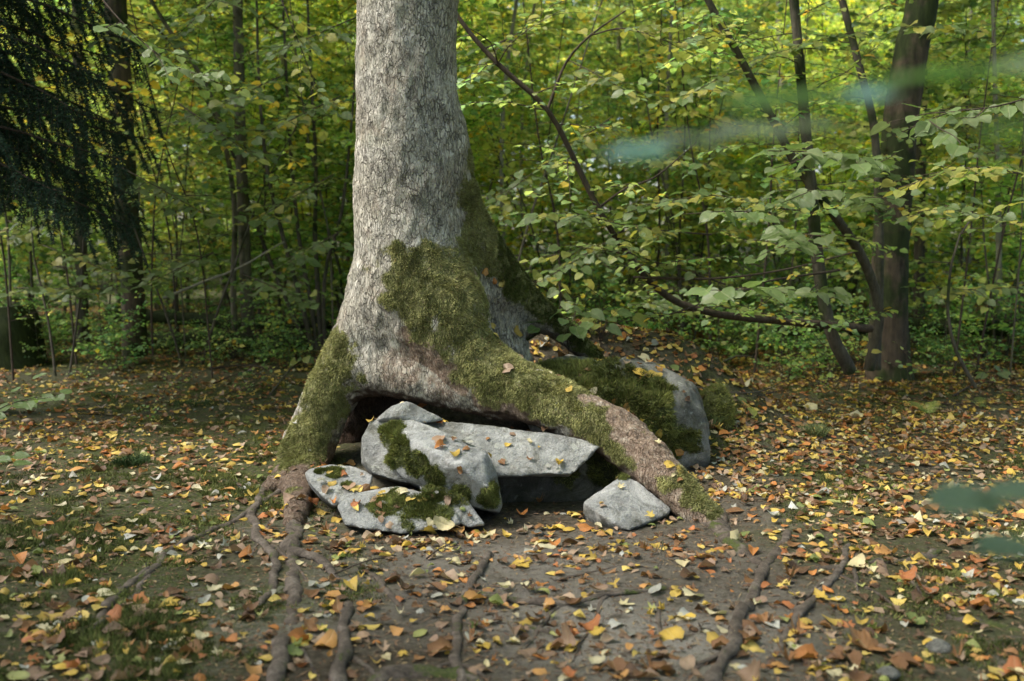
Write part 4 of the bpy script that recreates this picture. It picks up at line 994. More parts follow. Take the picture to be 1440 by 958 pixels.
rp = np.random.default_rng(8)
COUNT = 0
def side(x, y):
    X = float(to_px(np.array([x, y, 1.0]))[0][0])
    return ('at the left edge' if X < 170 else 'by the slender stems' if X < 330 else 'just left of the grey trunk' if X < 520 else 'straight behind the grey trunk' if X < 660
            else 'just right of the grey trunk' if X < 850 else 'behind the arching bough' if X < 1050 else 'before the brown tree' if X < 1230 else 'past the brown tree')
placed = []
ORD = ['leftmost', 'second from left', 'third from left', 'fourth from left', 'fifth from left', 'sixth from left', 'seventh from left', 'eighth from left', 'ninth from left', 'tenth from left', 'eleventh from left', 'twelfth from left', 'thirteenth from left', 'fourteenth from left', 'fifteenth from left', 'sixteenth from left', 'seventeenth from left', 'eighteenth from left']
THK = []
def try_place(y0, y1, n, mind, keys, sc_, name, cat, desc, tints, xr=None):
    k = 0; tries = 0
    while k < n and tries < n * 40:
        tries += 1
        y = rp.uniform(y0, y1); hw = .56 * y + 1.2; x = rp.uniform(-hw, hw)
        if xr and not xr(x, y): continue
        if any((x - a) ** 2 + (y - b) ** 2 < mind ** 2 for a, b in placed): continue
        placed.append((x, y)); key = keys[rp.integers(len(keys))]
        far = 'near row' if y < 14 else 'middle row' if y < 24 else 'far row'
        r = plant(key, x, y, rp.random() * 2 * PI, rp.uniform(*sc_), name, 'x', cat, 'young trees and shrubs of the thicket', tints[rp.integers(len(tints))]); k += 1
        THK.append((desc, far, side(x, y), float(to_px(np.array([x, y, 1.0]))[0][0]), r))
LGT = [(1, 1, 1), (1.15, 1.1, .9), (.9, 1, .9), (1.2, 1.15, .85)]
LEFT = lambda x, y: x < -.1 * y - .5
RIGHTC = lambda x, y: x >= -.1 * y - .5
try_place(11.8, 14.5, 10, 1.1, ['sap_mg0', 'hazel1', 'hazel2', 'sap_mg1', 'sap_mg2'], (.8, 1.05), 'young_tree', 'tree', 'green sapling', [(1, 1, 1), (.85, .95, .85)], LEFT)
try_place(10.8, 14.5, 13, 1.1, ['sap_yg0', 'hazel0', 'hazel1', 'sap_yg1', 'sap_mg1'], (.8, 1.05), 'young_tree', 'tree', 'yellow-green sapling', LGT, RIGHTC)
try_place(14.5, 24, 62, 1.0, ['sap_yg0', 'sap_yg1', 'sap_yg2', 'sap_mg0', 'hazel0', 'hazel1', 'tall'], (.9, 1.3), 'young_tree', 'tree', 'slender tree', LGT)
try_place(24, 55, 85, 1.6, ['sap_yg0', 'sap_yg1', 'sap_mg2', 'tall', 'tall_b', 'tall_b'], (1.2, 1.9), 'forest_tree', 'tree', 'pale leafy tree', LGT)
placed = []
try_place(11.3, 15, 34, .6, ['bush_dg0', 'bush_dg1', 'bush_dg2'], (.5, 1.0), 'low_bush', 'bush', 'dark bush', [(1, 1, 1), (.8, .9, .8)])
try_place(10.2, 11.4, 16, .45, ['bush_dg0', 'bush_dg1', 'bush_dg2'], (.35, .65), 'low_bush', 'bush', 'small dark bush', [(.8, .9, .8)], LEFT)
try_place(9.6, 11.3, 20, .45, ['bush_dg0', 'bush_dg1', 'bush_dg2'], (.35, .75), 'low_bush', 'bush', 'low leafy bush', [(.9, 1, .9)], lambda x, y: x > .21 * y and abs(x - 3.75) > .45 or x > .1 * y and y > 10.4)
try_place(15, 24, 30, .9, ['bush_dg0', 'bush_dg1', 'bush_dg2'], (.8, 1.4), 'low_bush', 'bush', 'dark bush', [(1, 1, 1), (1.2, 1.2, .8)])
for i, (x, y, s, ky, lb) in enumerate([(6.3, 6.0, 1.6, 'tall', 'right of the clearing'), (9.5, 10, 1.5, 'tall_b', 'further right past the brown tree'),
        (4.2, -3.5, 1.5, 'tall', 'behind the viewer to the right'), (-2.5, -8.5, 1.5, 'tall_b', 'well behind the viewer'), (8.5, -1.5, 1.6, 'tall', 'at the right rear'), (-10, -4, 1.5, 'tall', 'at the left rear'), (-8.2, 10.5, 1.6, 'tall', 'left beyond the spruce'), (-5.3, 12.2, 1.35, 'tall', 'rear left behind the black stump'), (5.1, 12.4, 1.35, 'tall', 'straight behind the brown tree'), (-6.8, .6, 1.5, 'tall_b', 'left beside the viewer'), (3.5, -12, 1.6, 'tall_b', 'deep behind on the right')]):
    plant(ky, x, y, i * 1.7, s, 'forest_tree', 'tall tree added for shade ' + lb, 'tree')  # trees added to block sky and sun, most of them out of view
ph = []
for i in range(46):
    y = rp.uniform(8.6, 12.5); x = rp.uniform(-.5 * y, .5 * y)
    if -1.2 < x < 1.5 and y < 9.2: continue
    o_ = plant(['herb', 'herb_y', 'herb'][i % 3], x, y, rp.random() * 6, rp.uniform(.5, 1.3), 'undergrowth_plant', 'x', 'plant', 'small plants at the foot of the thicket'); ph.append((x / y, y, o_))
zz = {}
for r_ in ph: zz.setdefault(side(r_[2].location.x, r_[2].location.y), []).append(r_)
for zx, rows in zz.items():
    rows.sort(key=lambda r: r[0])
    for k_, r_ in enumerate(rows): r_[2]['label'] = f'small leafy plant, {ORD[min(k_, 9)]} at the thicket foot {zx}'
for px, py, Y, s, lb in ((262, 300, 10.6, 1.35, 'golden yellow young maple left of the trunk'), (75, 330, 9.8, 1.25, 'golden yellow young maple behind the dark spruce'), (330, 180, 14, 1.9, 'taller golden maple further back on the left')):
    p = at(px, py, Y); plant('gold', p[0], Y, 1.3 * px, s, 'young_maple', lb, 'tree')
for i, (px, py, key, s, lb) in enumerate([(790, 478, 'herb', 1.0, 'green seedling clump on the mound behind the arching root'), (820, 468, 'herb_y', .8, 'yellow-green seedling on the mound right of the dark buttress'), (450, 520, 'herb_y', .8, 'yellow-green seedling left of the mossy trunk foot'),
        (290, 480, 'herb_y', .9, 'yellow-green seedling under the slender stems'), (145, 505, 'herb', .7, 'two leaved green seedling by the fern'), (1170, 560, 'herb', .5, 'tiny green seedling in the right leaf litter'), (350, 560, 'herb', .5, 'small dark seedling in the rear left litter'),
        (210, 590, 'herb', .5, 'small dark seedling by the left moss cushion'), (960, 470, 'herb', 1.0, 'dark green seedling behind the right shoulder of the boulder'), (1050, 500, 'herb', .8, 'dark seedling under the arching bough'), (1390, 480, 'herb', 1.2, 'dark green seedling at far right under the tree'), (1340, 470, 'herb_y', 1.0, 'yellow-green seedling right of the dark brown tree'),
        (100, 480, 'herb', 1.2, 'dark green seedling right of the black stump')]):
    p = gp(px, py); plant(key, p[0], p[1], i * 1.1, s, 'seedling', lb, 'seedling', 'seedlings on the forest floor')

byz = {}
for d_, f_, s_, x_, o_ in THK: byz.setdefault((d_, f_, s_), []).append((x_, o_))
for (d_, f_, s_), rows in byz.items():
    rows.sort(key=lambda r: r[0])
    for i_, (x_, o_) in enumerate(rows): o_['label'] = f'{d_}, {ORD[min(i_, 17)]} in the {f_} {s_}' if len(rows) > 1 else f'{d_} in the {f_} {s_}'

# ---------------------------------------------------------------- single stems and trees one can tell apart
def pxpath(pts, step=.12): return catmull(np.array([at(*p) for p in pts]), step)
def stem_tree(name, label, cat, pts, r0, r1, mat, twigs=14, tl=.5, leaf=.07, w_=MG, seed=1, t0=.25, sides=8, leafkind='tiny', extra=None, step=.06, noleaf=.0, wob=.12, flare=0, shade_canopy=0):
    P = pxpath(pts); base = P[0].copy() if P[0, 2] < P[-1, 2] else P[-1].copy()
    if P[0, 2] > P[-1, 2]: P = P[::-1]; r0, r1 = r1, r0
    root = empty(name, base, label, cat)
    rad = np.linspace(r0, r1, len(P)); 
    if flare: rad = rad * (1 + flare * np.exp(-(P[:, 2] - P[0, 2]) / .35))
    g = Geo(); tube(g, P, rad, sides, wob, seed=seed); Vv, Ff, _ = g.out()
    mk('trunk', Vv - base, Ff, mat, root)
    rg = np.random.default_rng(seed); gt = Geo(); LP, LD, LN = [], [], []
    def line(p, d, L, r, lv):
        k = max(3, int(L / .09)); Q_ = [p]; d = d / np.linalg.norm(d)
        for _ in range(k): d = d + rg.normal(size=3) * .14; d[2] -= .02; d /= np.linalg.norm(d); Q_.append(Q_[-1] + d * L / k)
        Q_ = np.array(Q_); tube(gt, Q_, np.linspace(r, r * .35, len(Q_)), 4, cap=False)
        if lv:
            sd_ = 1
            for t in np.linspace(.12, 1, max(2, int(L / step))):
                f = t * (len(Q_) - 1); i = min(int(f), len(Q_) - 2); pp = Q_[i] + (f - i) * (Q_[i + 1] - Q_[i]); dd = Q_[i + 1] - Q_[i]; dd /= np.linalg.norm(dd)
                s = np.cross(dd, [0, 0, 1.0]); s /= np.linalg.norm(s) + 1e-9; v = dd * .5 + sd_ * s * .9 + rg.normal(size=3) * .2; v[2] -= .22; sd_ = -sd_
                LP.append(pp); LD.append(v); LN.append(np.array([0, -.15, 1.0]) + rg.normal(size=3) * .3)
        return Q_
    for b in range(twigs):
        t = t0 + (1 - t0) * (b + rg.random()) / max(twigs, 1); f = t * (len(P) - 1); i = min(int(f), len(P) - 2); az = b * 2.4 + rg.random(); lf = rg.random() >= noleaf
        B = line(P[i], np.array([math.cos(az), math.sin(az), .25 * rg.random() + .05]), tl * rg.uniform(.5, 1.2), .0055, lf)
        for j in range(1, len(B) - 1, 2):
            d = B[j + 1] - B[j]; s = np.cross(d, [0, 0, 1.0]); s /= np.linalg.norm(s) + 1e-9
            line(B[j], d / np.linalg.norm(d) * .6 + s * rg.choice([-1, 1]) * .8, tl * rg.uniform(.2, .5), .003, lf)
    for e in (extra or []):
        E = pxpath(e[0], .08); tube(gt, E, np.linspace(e[1], e[2], len(E)), 6, .1, cap=True)
    if gt.n:
        Vv, Ff, _ = gt.out(); o = mk('twigs', Vv - base, Ff, M_TWIG, root); o['kind'] = 'stuff'
    if shade_canopy:  # unseen crown added overhead to block sky light over the thicket
        for nm_, me_ in (('shade_limbs', PROTO['tall'][1]), ('shade_crown', PROTO['tall'][2])):
            o = bpy.data.objects.new(nm_, me_); C.objects.link(o); o.parent = root; o.scale = (shade_canopy,) * 3; o['kind'] = 'stuff'; o.rotation_euler.z = seed
    if LP:
        LP, LD, LN = map(np.array, (LP, LD, LN)); n = len(LP)
        Vl, Tl, Cl, Ul = leaves_mesh(LP - base, LD, LN, leaf * rg.uniform(.6, 1.25, n), leafcols(n, rg, w_), leafkind)
        o = mk('crown', Vl, Tl, M_FOL if leafkind == 'tiny' else M_BIGLEAF, root, col=Cl, uv=Ul, smooth_=leafkind != 'tiny'); o['kind'] = 'stuff'
    return root
def gY(px, py): return float(gp(px, py)[1])
stem_tree('dark_tree', 'thick dark brown tree trunk with mossy foot on the right', 'tree',
          [(1250, 540, 9.6), (1249, 480, 9.62), (1251, 400, 9.6), (1256, 300, 9.6), (1264, 200, 9.6), (1280, 80, 9.6), (1297, 0, 9.6), (1310, -150, 9.6), (1330, -500, 9.7), (1330, -900, 9.7)],   .175, .105, M_DARK, 34, 1.9, leaf=.09, seed=5, t0=.62, sides=20, flare=.4, w_=DG, shade_canopy=1.7)
stem_tree('leaning_hazel', 'dark hazel bough sweeping in a low arc right of the grey trunk', 'tree',
          [(1225, 462, 8.2), (1100, 452, 7.9), (1000, 440, 7.6), (940, 418, 7.5), (895, 375, 7.4), (845, 300, 7.3), (815, 240, 7.3), (770, 155, 7.2), (700, 90, 7.2), (645, 25, 7.2), (600, -60, 7.2)], .034, .014, M_TWIG, 30, .75, leaf=.07, seed=6, t0=.05, w_=(1, 3, 4, 2, 1, .8, 4),
          extra=[([(770, 155, 7.2), (795, 90, 7.2), (830, 50, 7.1), (880, 15, 7.0)], .012, .005), ([(845, 290, 7.3), (880, 265, 7.2), (920, 250, 7.1), (980, 200, 7.0)], .010, .004), ([(700, 90, 7.2), (690, 60, 7.0), (660, 40, 6.9)], .006, .003),
                 ([(890, 390, 7.4), (1000, 392, 7.3), (1100, 380, 7.3), (1200, 355, 7.4)], .012, .006), ([(1180, 380, 8), (1060, 400, 7.6), (950, 440, 7.3), (880, 452, 7.2)], .011, .005)])
stem_tree('leaning_hazel', 'slanting dark hazel stem crossing from upper middle to the brown tree', 'tree',
          [(1222, 520, 8.9), (1236, 440, 8.8), (1216, 370, 8.7), (1180, 312, 8.5), (1125, 240, 8.3), (1085, 165, 8.2), (1040, 80, 8.1), (985, -20, 8), (940, -120, 8)], .05, .025, M_STEM, 22, .8, leaf=.08, seed=7, t0=.25, w_=MG)
stem_tree('hazel_sapling', 'upright mossy hazel stem left of the slanting stem base', 'tree',
          [(1196, 522, 8.4), (1168, 465, 8.3), (1152, 380, 8.3), (1142, 280, 8.3), (1130, 150, 8.3), (1115, -20, 8.3), (1105, -200, 8.3)], .058, .032, M_STEM, 24, .8, leaf=.08, seed=8, t0=.2, w_=MG)
stem_tree('hazel_sapling', 'dark upright stem hugging the left side of the brown tree', 'tree',
          [(1232, 520, 9.1), (1236, 400, 9.1), (1236, 300, 9.1), (1229, 180, 9.1), (1205, 80, 9.1), (1180, -20, 9.1), (1160, -150, 9.1)], .045, .03, M_STEM, 16, .8, leaf=.08, seed=9, t0=.3)
stem_tree('crooked_sapling', 'thin crooked pale speckled sapling right of the brown tree', 'tree',
          [(1372, 545, 8.2), (1345, 495, 8.2), (1333, 440, 8.2), (1338, 370, 8.2), (1350, 330, 8.2), (1372, 300, 8.2)], .018, .008, M_STEM, 3, .3, seed=10, t0=.6, noleaf=.5)
stem_tree('pale_sapling', 'thin pale upright stem at far right', 'tree', [(1405, 440, 11), (1404, 300, 11), (1400, 150, 11), (1395, -50, 11)], .035, .02, M_PALE, 8, .7, seed=11, shade_canopy=1.5)
stem_tree('slender_tree', 'straight slender brown trunk in the left thicket', 'tree',
          [(350, 500, 11.6), (346, 400, 11.6), (340, 250, 11.6), (336, 90, 11.6), (334, -20, 11.6), (334, -200, 11.6)], .075, .05, M_STEM2, 22, 1.1, leaf=.08, seed=12, t0=.25, sides=12, shade_canopy=1.5)
stem_tree('slender_tree', 'twin stem leaning beside the straight slender trunk', 'tree',
          [(332, 502, 11.5), (328, 400, 11.5), (330, 300, 11.4), (318, 210, 11.3), (290, 120, 11.2), (230, 30, 11.0), (190, -40, 11)], .04, .018, M_STEM2, 22, .9, leaf=.08, seed=13, t0=.3)
for i, (pts, r, lb) in enumerate([
    ([(440, 492, 11.3), (425, 430, 11.2), (400, 340, 11.1), (378, 250, 11), (365, 130, 11), (360, -30, 11)], .03, 'leftmost stem of the hazel fan beside the grey trunk'),
    ([(446, 492, 11.3), (438, 430, 11.3), (420, 330, 11.3), (408, 200, 11.3), (400, 50, 11.3), (395, -60, 11.3)], .028, 'second stem of the hazel fan beside the grey trunk'),
    ([(452, 492, 11.3), (448, 420, 11.3), (443, 330, 11.3), (444, 230, 11.3), (436, 80, 11.3), (430, -60, 11.3)], .032, 'straight middle stem of the hazel fan'),
    ([(458, 492, 11.3), (455, 430, 11.2), (460, 370, 11.2), (480, 300, 11), (492, 200, 11), (500, 100, 11)], .025, 'curved stem of the hazel fan nearest the grey trunk'),
    ([(435, 492, 11.4), (415, 450, 11.5), (385, 380, 11.6), (355, 300, 11.7), (320, 200, 11.7), (240, 60, 11.8), (180, 20, 11.8)], .026, 'low outer stem of the hazel fan leaning far left')]):
    stem_tree('hazel_sapling', lb, 'tree', pts, r, .012, M_STEM, 12, .7, leaf=.075, seed=20 + i, t0=.35)
stem_tree('pale_sapling', 'short pale bare stem standing on the left', 'tree', [(182, 482, 11), (184, 430, 11), (188, 380, 11), (190, 330, 11), (196, 260, 11)], .035, .02, M_PALE, 4, .5, seed=30, t0=.7)
stem_tree('thin_sapling', 'thin dark sapling bending over the left litter edge', 'tree', [(215, 500, 10.5), (213, 430, 10.5), (215, 340, 10.5), (222, 250, 10.5), (250, 120, 10.4)], .014, .006, M_TWIG, 8, .6, seed=31)
for i, (a, b, c, Y, r, lb) in enumerate([(722, 708, 735, 14, .035, 'pale bare birch stem just right of the buttress'), (750, 735, 760, 16, .03, 'second pale birch stem right of the buttress'), (402, 395, 408, 17, .06, 'pale birch trunk between the hazel fan and slender trunk'), (375, 370, 380, 20, .05, 'faint pale trunk deep in the left thicket'), (936, 938, 950, 13, .03, 'short pale stem under the arching bough'), (1118, 1100, 1090, 22, .09, 'pale trunk deep behind the hazel stems'), (1360, 1362, 1368, 16, .05, 'pale pole-like trunk at upper right'), (870, 865, 880, 24, .08, 'distant pale trunk above the boulder')]):
    yb = float(gh(at(a, 400, Y)[0], Y)); P0 = at(a, 400, Y); zpx = to_px(np.array([P0[0], Y, yb - .05]))[1][0]
    stem_tree('birch_tree', lb, 'tree', [(a, float(zpx), Y), (b, 330, Y), (b, 150, Y), (c, -60, Y)], r, r * .7, M_PALE, 8, .9, seed=40 + i, t0=.5, wob=.06, shade_canopy=1.5 if i in (0, 2) else 0)

bare = []
rq = np.random.default_rng(33)
for i in range(22):
    X0 = [15, 110, 235, 262, 300, 385, 470, 20, 150, 690, 735, 790, 960, 1000, 1060, 1100, 1340, 1370, 1420, 915, 250, 1430][i]; Y = rq.uniform(9.2, 13)
    P0 = at(X0, 400, Y); zp = float(to_px(np.array([P0[0], Y, float(gh(P0[0], Y)) - .05]))[1][0]); lean = rq.normal() * 70
    bare.append((X0, stem_tree('bare_sapling', 'x', 'sapling', [(X0, zp, Y), (X0 + lean * .3 + 8, 330, Y), (X0 + lean * .7, 190, Y - .2), (X0 + lean * 1.2, -20, Y - .3)], rq.uniform(.008, .02), .005, M_TWIG if i % 3 else M_STEM2, 9, .55, seed=200 + i, t0=.15, noleaf=.75, step=.09)))
zz = {}
for x_, o_ in bare: zz.setdefault(side(o_.location.x, o_.location.y), []).append((x_, o_))
for zx, rows in zz.items():
    rows.sort(key=lambda r: r[0])
    for k_, (x_, o_) in enumerate(rows): o_['label'] = f'thin nearly leafless sapling, {ORD[k_]} {zx}'; o_['group'] = 'thin bare saplings in the thicket'

# ---------------------------------------------------------------- hazel boughs in focus on the right: every leaf a part
BIG = np.array([(.13, .20, .065), (.15, .22, .08), (.11, .17, .05), (.26, .29, .07), (.36, .34, .07), (.17, .22, .10)])
BIGMESH = []
rb = np.random.default_rng(17)
for k in range(18):
    V0, T0 = leaf_tmpl('broad'); V1 = V0.copy(); V1[:, 2] += .10 * rb.normal() * V1[:, 1] ** 2 + .12 * rb.normal() * V1[:, 0] * V1[:, 1] + .02 * rb.normal(size=len(V1)); V1[:, 0] *= rb.uniform(.88, 1.1)
    c = BIG[k % 6] * rb.uniform(.8, 1.2); cc = np.ones((len(V1), 3)) * c; cc *= (1 + .15 * rb.normal(size=(len(V1), 1)) * .5)
    g = Geo(); g.add(V1, T0, cc); tube(g, np.array([(0, -.28, .03), (0, -.12, .01), (0, .02, 0)]), .012, 3, cap=False, col=np.array([.16, .13, .06]))
    Vv, Ff, Cv = g.out(); uv = np.zeros((len(Vv), 2)); uv[:len(V1)] = V1[:, :2]
    BIGMESH.append(mk('leaf', Vv, Ff, M_BIGLEAF, link=False, col=Cv, uv=uv))
def bough(name, label, cat, pts, r, leaf, seed, spacing=.06, side_twigs=5, tl=.3, parent=None, flat=.3, cols=None, level=False):
    P = pxpath(pts, .06); base = P[0].copy(); rg = np.random.default_rng(seed)
    root = parent or empty(name, base, label, cat)
    if parent: base = np.array(parent.location)
    g = Geo(); tube(g, P, np.linspace(r, r * .3, len(P)), 6, .1, seed=seed); lines = [P]
    for b in range(side_twigs):
        t = .2 + .75 * (b + rg.random()) / side_twigs; i = min(int(t * (len(P) - 1)), len(P) - 2); d = P[i + 1] - P[i]; d /= np.linalg.norm(d); s = np.cross(d, [0, 0, 1.0]); s /= np.linalg.norm(s); sg = 1 if b % 2 else -1
        q = [P[i]]; v = d * .7 + sg * s * .7
        for _ in range(4): v = v + rg.normal(size=3) * .12; v /= np.linalg.norm(v); q.append(q[-1] + v * tl * rg.uniform(.15, .3))
        q = catmull(np.array(q), .05); tube(g, q, np.linspace(r * .45, r * .2, len(q)), 5); lines.append(q)
    Vv, Ff, _ = g.out(); mk('branch', Vv - base, Ff, M_TWIG, root)
    for li, L in enumerate(lines):
        seg = np.linalg.norm(np.diff(L, axis=0), axis=1).sum(); n = max(2, int(seg / spacing)); sg = 1
        for t in np.linspace(.35 if li == 0 else .2, 1, n):
            f = t * (len(L) - 1); i = min(int(f), len(L) - 2); p = L[i] + (f - i) * (L[i + 1] - L[i]); d = L[i + 1] - L[i]; d /= np.linalg.norm(d); s = np.cross(d, [0, 0, 1.0]); s /= np.linalg.norm(s) + 1e-9
            D = d * (.5 if t < .97 else 1.5) + sg * s * .9 + rg.normal(size=3) * .2; D[2] -= (.15 + .2 * rg.random()) * (not level); D[2] *= (.25 if level else 1); sg = -sg; D /= np.linalg.norm(D)
            Nn = np.array([0, -.02 if level else -.25, 1.0]) + rg.normal(size=3) * flat; X_ = np.cross(D, Nn); X_ /= np.linalg.norm(X_); Nn = np.cross(X_, D)
            S_ = leaf * rg.uniform(.55, 1.2); m = Matrix([[*X_], [*D], [*Nn]]).transposed().to_4x4() @ Matrix.Scale(S_, 4); m.translation = Vector(p + D * .28 * S_ - base)
            k = int(rg.choice(cols)) if cols is not None else int(rg.integers(18))
            o = bpy.data.objects.new('leaf', BIGMESH[k]); C.objects.link(o); o.parent = root; o.matrix_local = m
    return root
GR = [0, 1, 2, 5, 6, 7, 8, 11, 12, 13, 14, 17]; MIXED = list(range(18))
bough('hazel_bough', 'hazel bough with large blue-green leaves in front of the slanting stem', 'bough', [(1145, 330, 8.2), (1130, 345, 7.2), (1110, 330, 6.2), (1060, 300, 5.6), (1000, 298, 5.3)], .010, .115, 1, .085, 4, .35, cols=GR)
bough('hazel_bough', 'low hazel bough ending in a fan of ribbed green leaves above the arc', 'bough', [(1150, 400, 8.2), (1130, 412, 7.2), (1095, 405, 6.4), (1040, 408, 5.8), (992, 408, 5.5)], .008, .11, 2, .10, 2, .22, cols=GR)
bough('hazel_bough', 'hazel bough with broad pale leaves crossing the brown tree', 'bough', [(1245, 255, 9.4), (1235, 235, 7.8), (1215, 225, 6.6), (1160, 215, 6.0), (1080, 212, 5.6)], .010, .115, 3, .08, 6, .4, cols=GR)
bough('hazel_bough', 'hazel bough with drooping leaves and one orange leaf mid right', 'bough', [(1240, 300, 9.3), (1230, 290, 8), (1200, 275, 7), (1150, 268, 6.4), (1100, 285, 6.0)], .009, .11, 4, .09, 4, .35, cols=GR)
bough('hazel_bough', 'yellow and green leaved bough over the right side of the brown tree', 'bough', [(1500, 250, 7.0), (1440, 245, 6.8), (1380, 235, 6.6), (1320, 245, 6.4), (1260, 270, 6.3)], .008, .085, 5, .07, 8, .4, cols=[3, 4, 9, 10, 1, 7, 15, 16])
bough('hazel_bough', 'lower right bough with small yellow-green leaves over the dark gap', 'bough', [(1500, 330, 8.0), (1440, 315, 7.6), (1370, 300, 7.3), (1310, 295, 7.0), (1280, 305, 6.9)], .008, .09, 6, .075, 7, .45, cols=MIXED)
bough('hazel_bough', 'bough of dull green leaves hanging at upper right corner', 'bough', [(1560, 120, 6.0), (1480, 130, 5.8), (1400, 150, 5.6), (1330, 160, 5.5), (1270, 185, 5.4)], .009, .10, 7, .085, 7, .45, cols=GR)
bough('hazel_bough', 'pale leafy bough reaching left across the arching stem', 'bough', [(1000, 330, 7.5), (940, 325, 7.2), (870, 315, 7.0), (800, 300, 6.9), (750, 310, 6.8)], .007, .085, 8, .06, 11, .5, cols=MIXED)
bough('hazel_bough', 'second pale bough just under the leafy one beside the buttress', 'bough', [(1020, 400, 7.6), (960, 380, 7.3), (890, 360, 7.1), (820, 350, 7.0), (760, 365, 6.9)], .007, .075, 9, .06, 10, .45, cols=MIXED)
bough('hazel_bough', 'leafy bough above the boulder mixing yellow and green leaves', 'bough', [(1150, 300, 8.3), (1080, 290, 7.8), (1010, 275, 7.4), (930, 285, 7.1), (880, 300, 7.0)], .008, .085, 10, .065, 10, .5, cols=MIXED)
bough('hazel_bough', 'short sprig with three leaves before the upright hazel stem', 'bough', [(1168, 420, 8.2), (1175, 415, 7.4), (1165, 405, 6.8), (1140, 412, 6.4)], .005, .10, 11, .12, 1, .2, cols=GR)
bough('hazel_bough', 'upper middle bough with bright yellow-green leaves', 'bough', [(830, 50, 7.1), (880, 40, 7.0), (950, 60, 6.9), (1010, 50, 6.9)], .006, .075, 12, .06, 8, .45, cols=[3, 4, 9, 10, 15, 16, 1])
bough('hazel_bough', 'bough of yellowing leaves hanging just right of the trunk top', 'bough', [(700, 90, 7.2), (720, 60, 7.0), (760, 30, 6.9), (800, 10, 6.8)], .005, .07, 13, .06, 7, .4, cols=[3, 4, 9, 10, 15, 16, 1])
bough('hazel_bough', 'dark leafy bough hanging in the upper left beside the spruce', 'bough', [(120, -30, 6.5), (180, 40, 6.4), (250, 95, 6.4), (310, 110, 6.3)], .007, .085, 14, .07, 8, .45, cols=GR)
bough('hazel_bough', 'slim bough at the left edge of the trunk with yellowing leaves', 'bough', [(380, -40, 8), (420, 60, 7.8), (450, 130, 7.7), (480, 150, 7.6)], .006, .075, 15, .07, 7, .4, cols=[1, 3, 4, 9, 10, 7])
LB = [((60, 20), (200, 60), 8.2), ((330, -10), (230, 60), 8.6), ((500, 40), (380, 70), 8.4), ((480, 150), (350, 190), 8.8), ((250, 160), (360, 215), 8.6), ((170, 250), (300, 300), 9.0), ((470, 260), (360, 300), 9.2), ((480, 340), (390, 370), 9.6),
      ((300, 370), (200, 395), 9.2), ((60, 360), (170, 380), 9.0), ((20, 420), (120, 400), 9.4), ((340, 400), (440, 420), 10.0), ((120, 300), (20, 330), 9.4), ((400, 120), (290, 150), 9.3)]
WHERE = ['top, beside the spruce', 'top, over the thin stems', 'top, touching the grey trunk', 'high beside the grey trunk', 'across the twin stem', 'mid height right of the spruce', 'mid height over the hazel fan', 'low over the hazel fan', 'low above the mossy logs', 'low below the spruce', 'low above the black stump', 'lowest beside the trunk foot', 'under the spruce edge', 'high across the slender tree']
for i, ((a0, b0), (a1, b1), Y) in enumerate(LB):
    bough('thicket_bough', f'leafy green bough in the left thicket, {WHERE[i]}', 'bough', [(a0, b0 - 15, Y + .9), ((a0 * 2 + a1) / 3, (b0 * 2 + b1) / 3 - 8, Y + .3), ((a0 + a1 * 2) / 3, (b0 + b1 * 2) / 3, Y), (a1, b1 + 8, Y - .3)], .007, .10, 70 + i, .075, 7, .42, cols=GR + [3, 9] if i % 3 else MIXED)
RB = [((1000, 250), (900, 215), 8.4), ((860, 180), (760, 230), 8.6), ((800, 100), (900, 130), 8.4), ((1060, 100), (960, 130), 8.2), ((1200, 60), (1080, 70), 8.0), ((1010, 440), (900, 420), 8.3), ((760, 250), (680, 290), 8.8), ((880, 340), (740, 400), 8.0), ((1380, 60), (1290, 30), 8.2), ((1440, 420), (1340, 400), 8.6), ((720, 60), (660, 110), 8.6), ((1340, 230), (1440, 210), 8.6)]
WR = ['above the pale boughs', 'over the arching bough', 'high behind the arching bough', 'high beside the slanting stem', 'top, over the upright stem', 'low under the arching bough', 'beside the dark buttress', 'low above the mound', 'top, over the brown tree', 'low past the brown tree', 'top, touching the grey trunk', 'mid height past the brown tree']
for i, ((a0, b0), (a1, b1), Y) in enumerate(RB):
    bough('thicket_bough', f'yellow-green bough in the right thicket, {WR[i]}', 'bough', [(a0, b0 - 15, Y + .9), ((a0 * 2 + a1) / 3, (b0 * 2 + b1) / 3 - 8, Y + .3), ((a0 + a1 * 2) / 3, (b0 + b1 * 2) / 3, Y), (a1, b1 + 8, Y - .3)], .006, .09, 90 + i, .07, 8, .42, cols=MIXED)
# foreground sprigs, far out of focus
def near_sprig(label, pts, leaves):
    P = pxpath(pts, .02); base = P[0].copy(); root = empty('near_sprig', base, label, 'sprig', 'out of focus sprigs close to the viewer')
    g = Geo(); tube(g, P, np.linspace(.0018, .0009, len(P)), 5); Vv, Ff, _ = g.out(); mk('branch', Vv - base, Ff, M_TWIG, root); rg = np.random.default_rng(len(label))
    for a, b, Y, L, k in leaves:
        p = at(a, b, Y); D = np.array([-1, rg.normal() * .35, rg.normal() * .07]); D /= np.linalg.norm(D); Nn = np.array([0, -.22 + rg.normal() * .1, 1.0]); X_ = np.cross(D, Nn); X_ /= np.linalg.norm(X_); Nn = np.cross(X_, D)
        m = Matrix([[*X_], [*D], [*Nn]]).transposed().to_4x4() @ Matrix.Scale(L, 4); m.translation = Vector(p - D * L * .5 - base)
        o = bpy.data.objects.new('leaf', NEAR_TINTS[k]); C.objects.link(o); o.parent = root; o.matrix_local = m
NEAR_TINTS = []
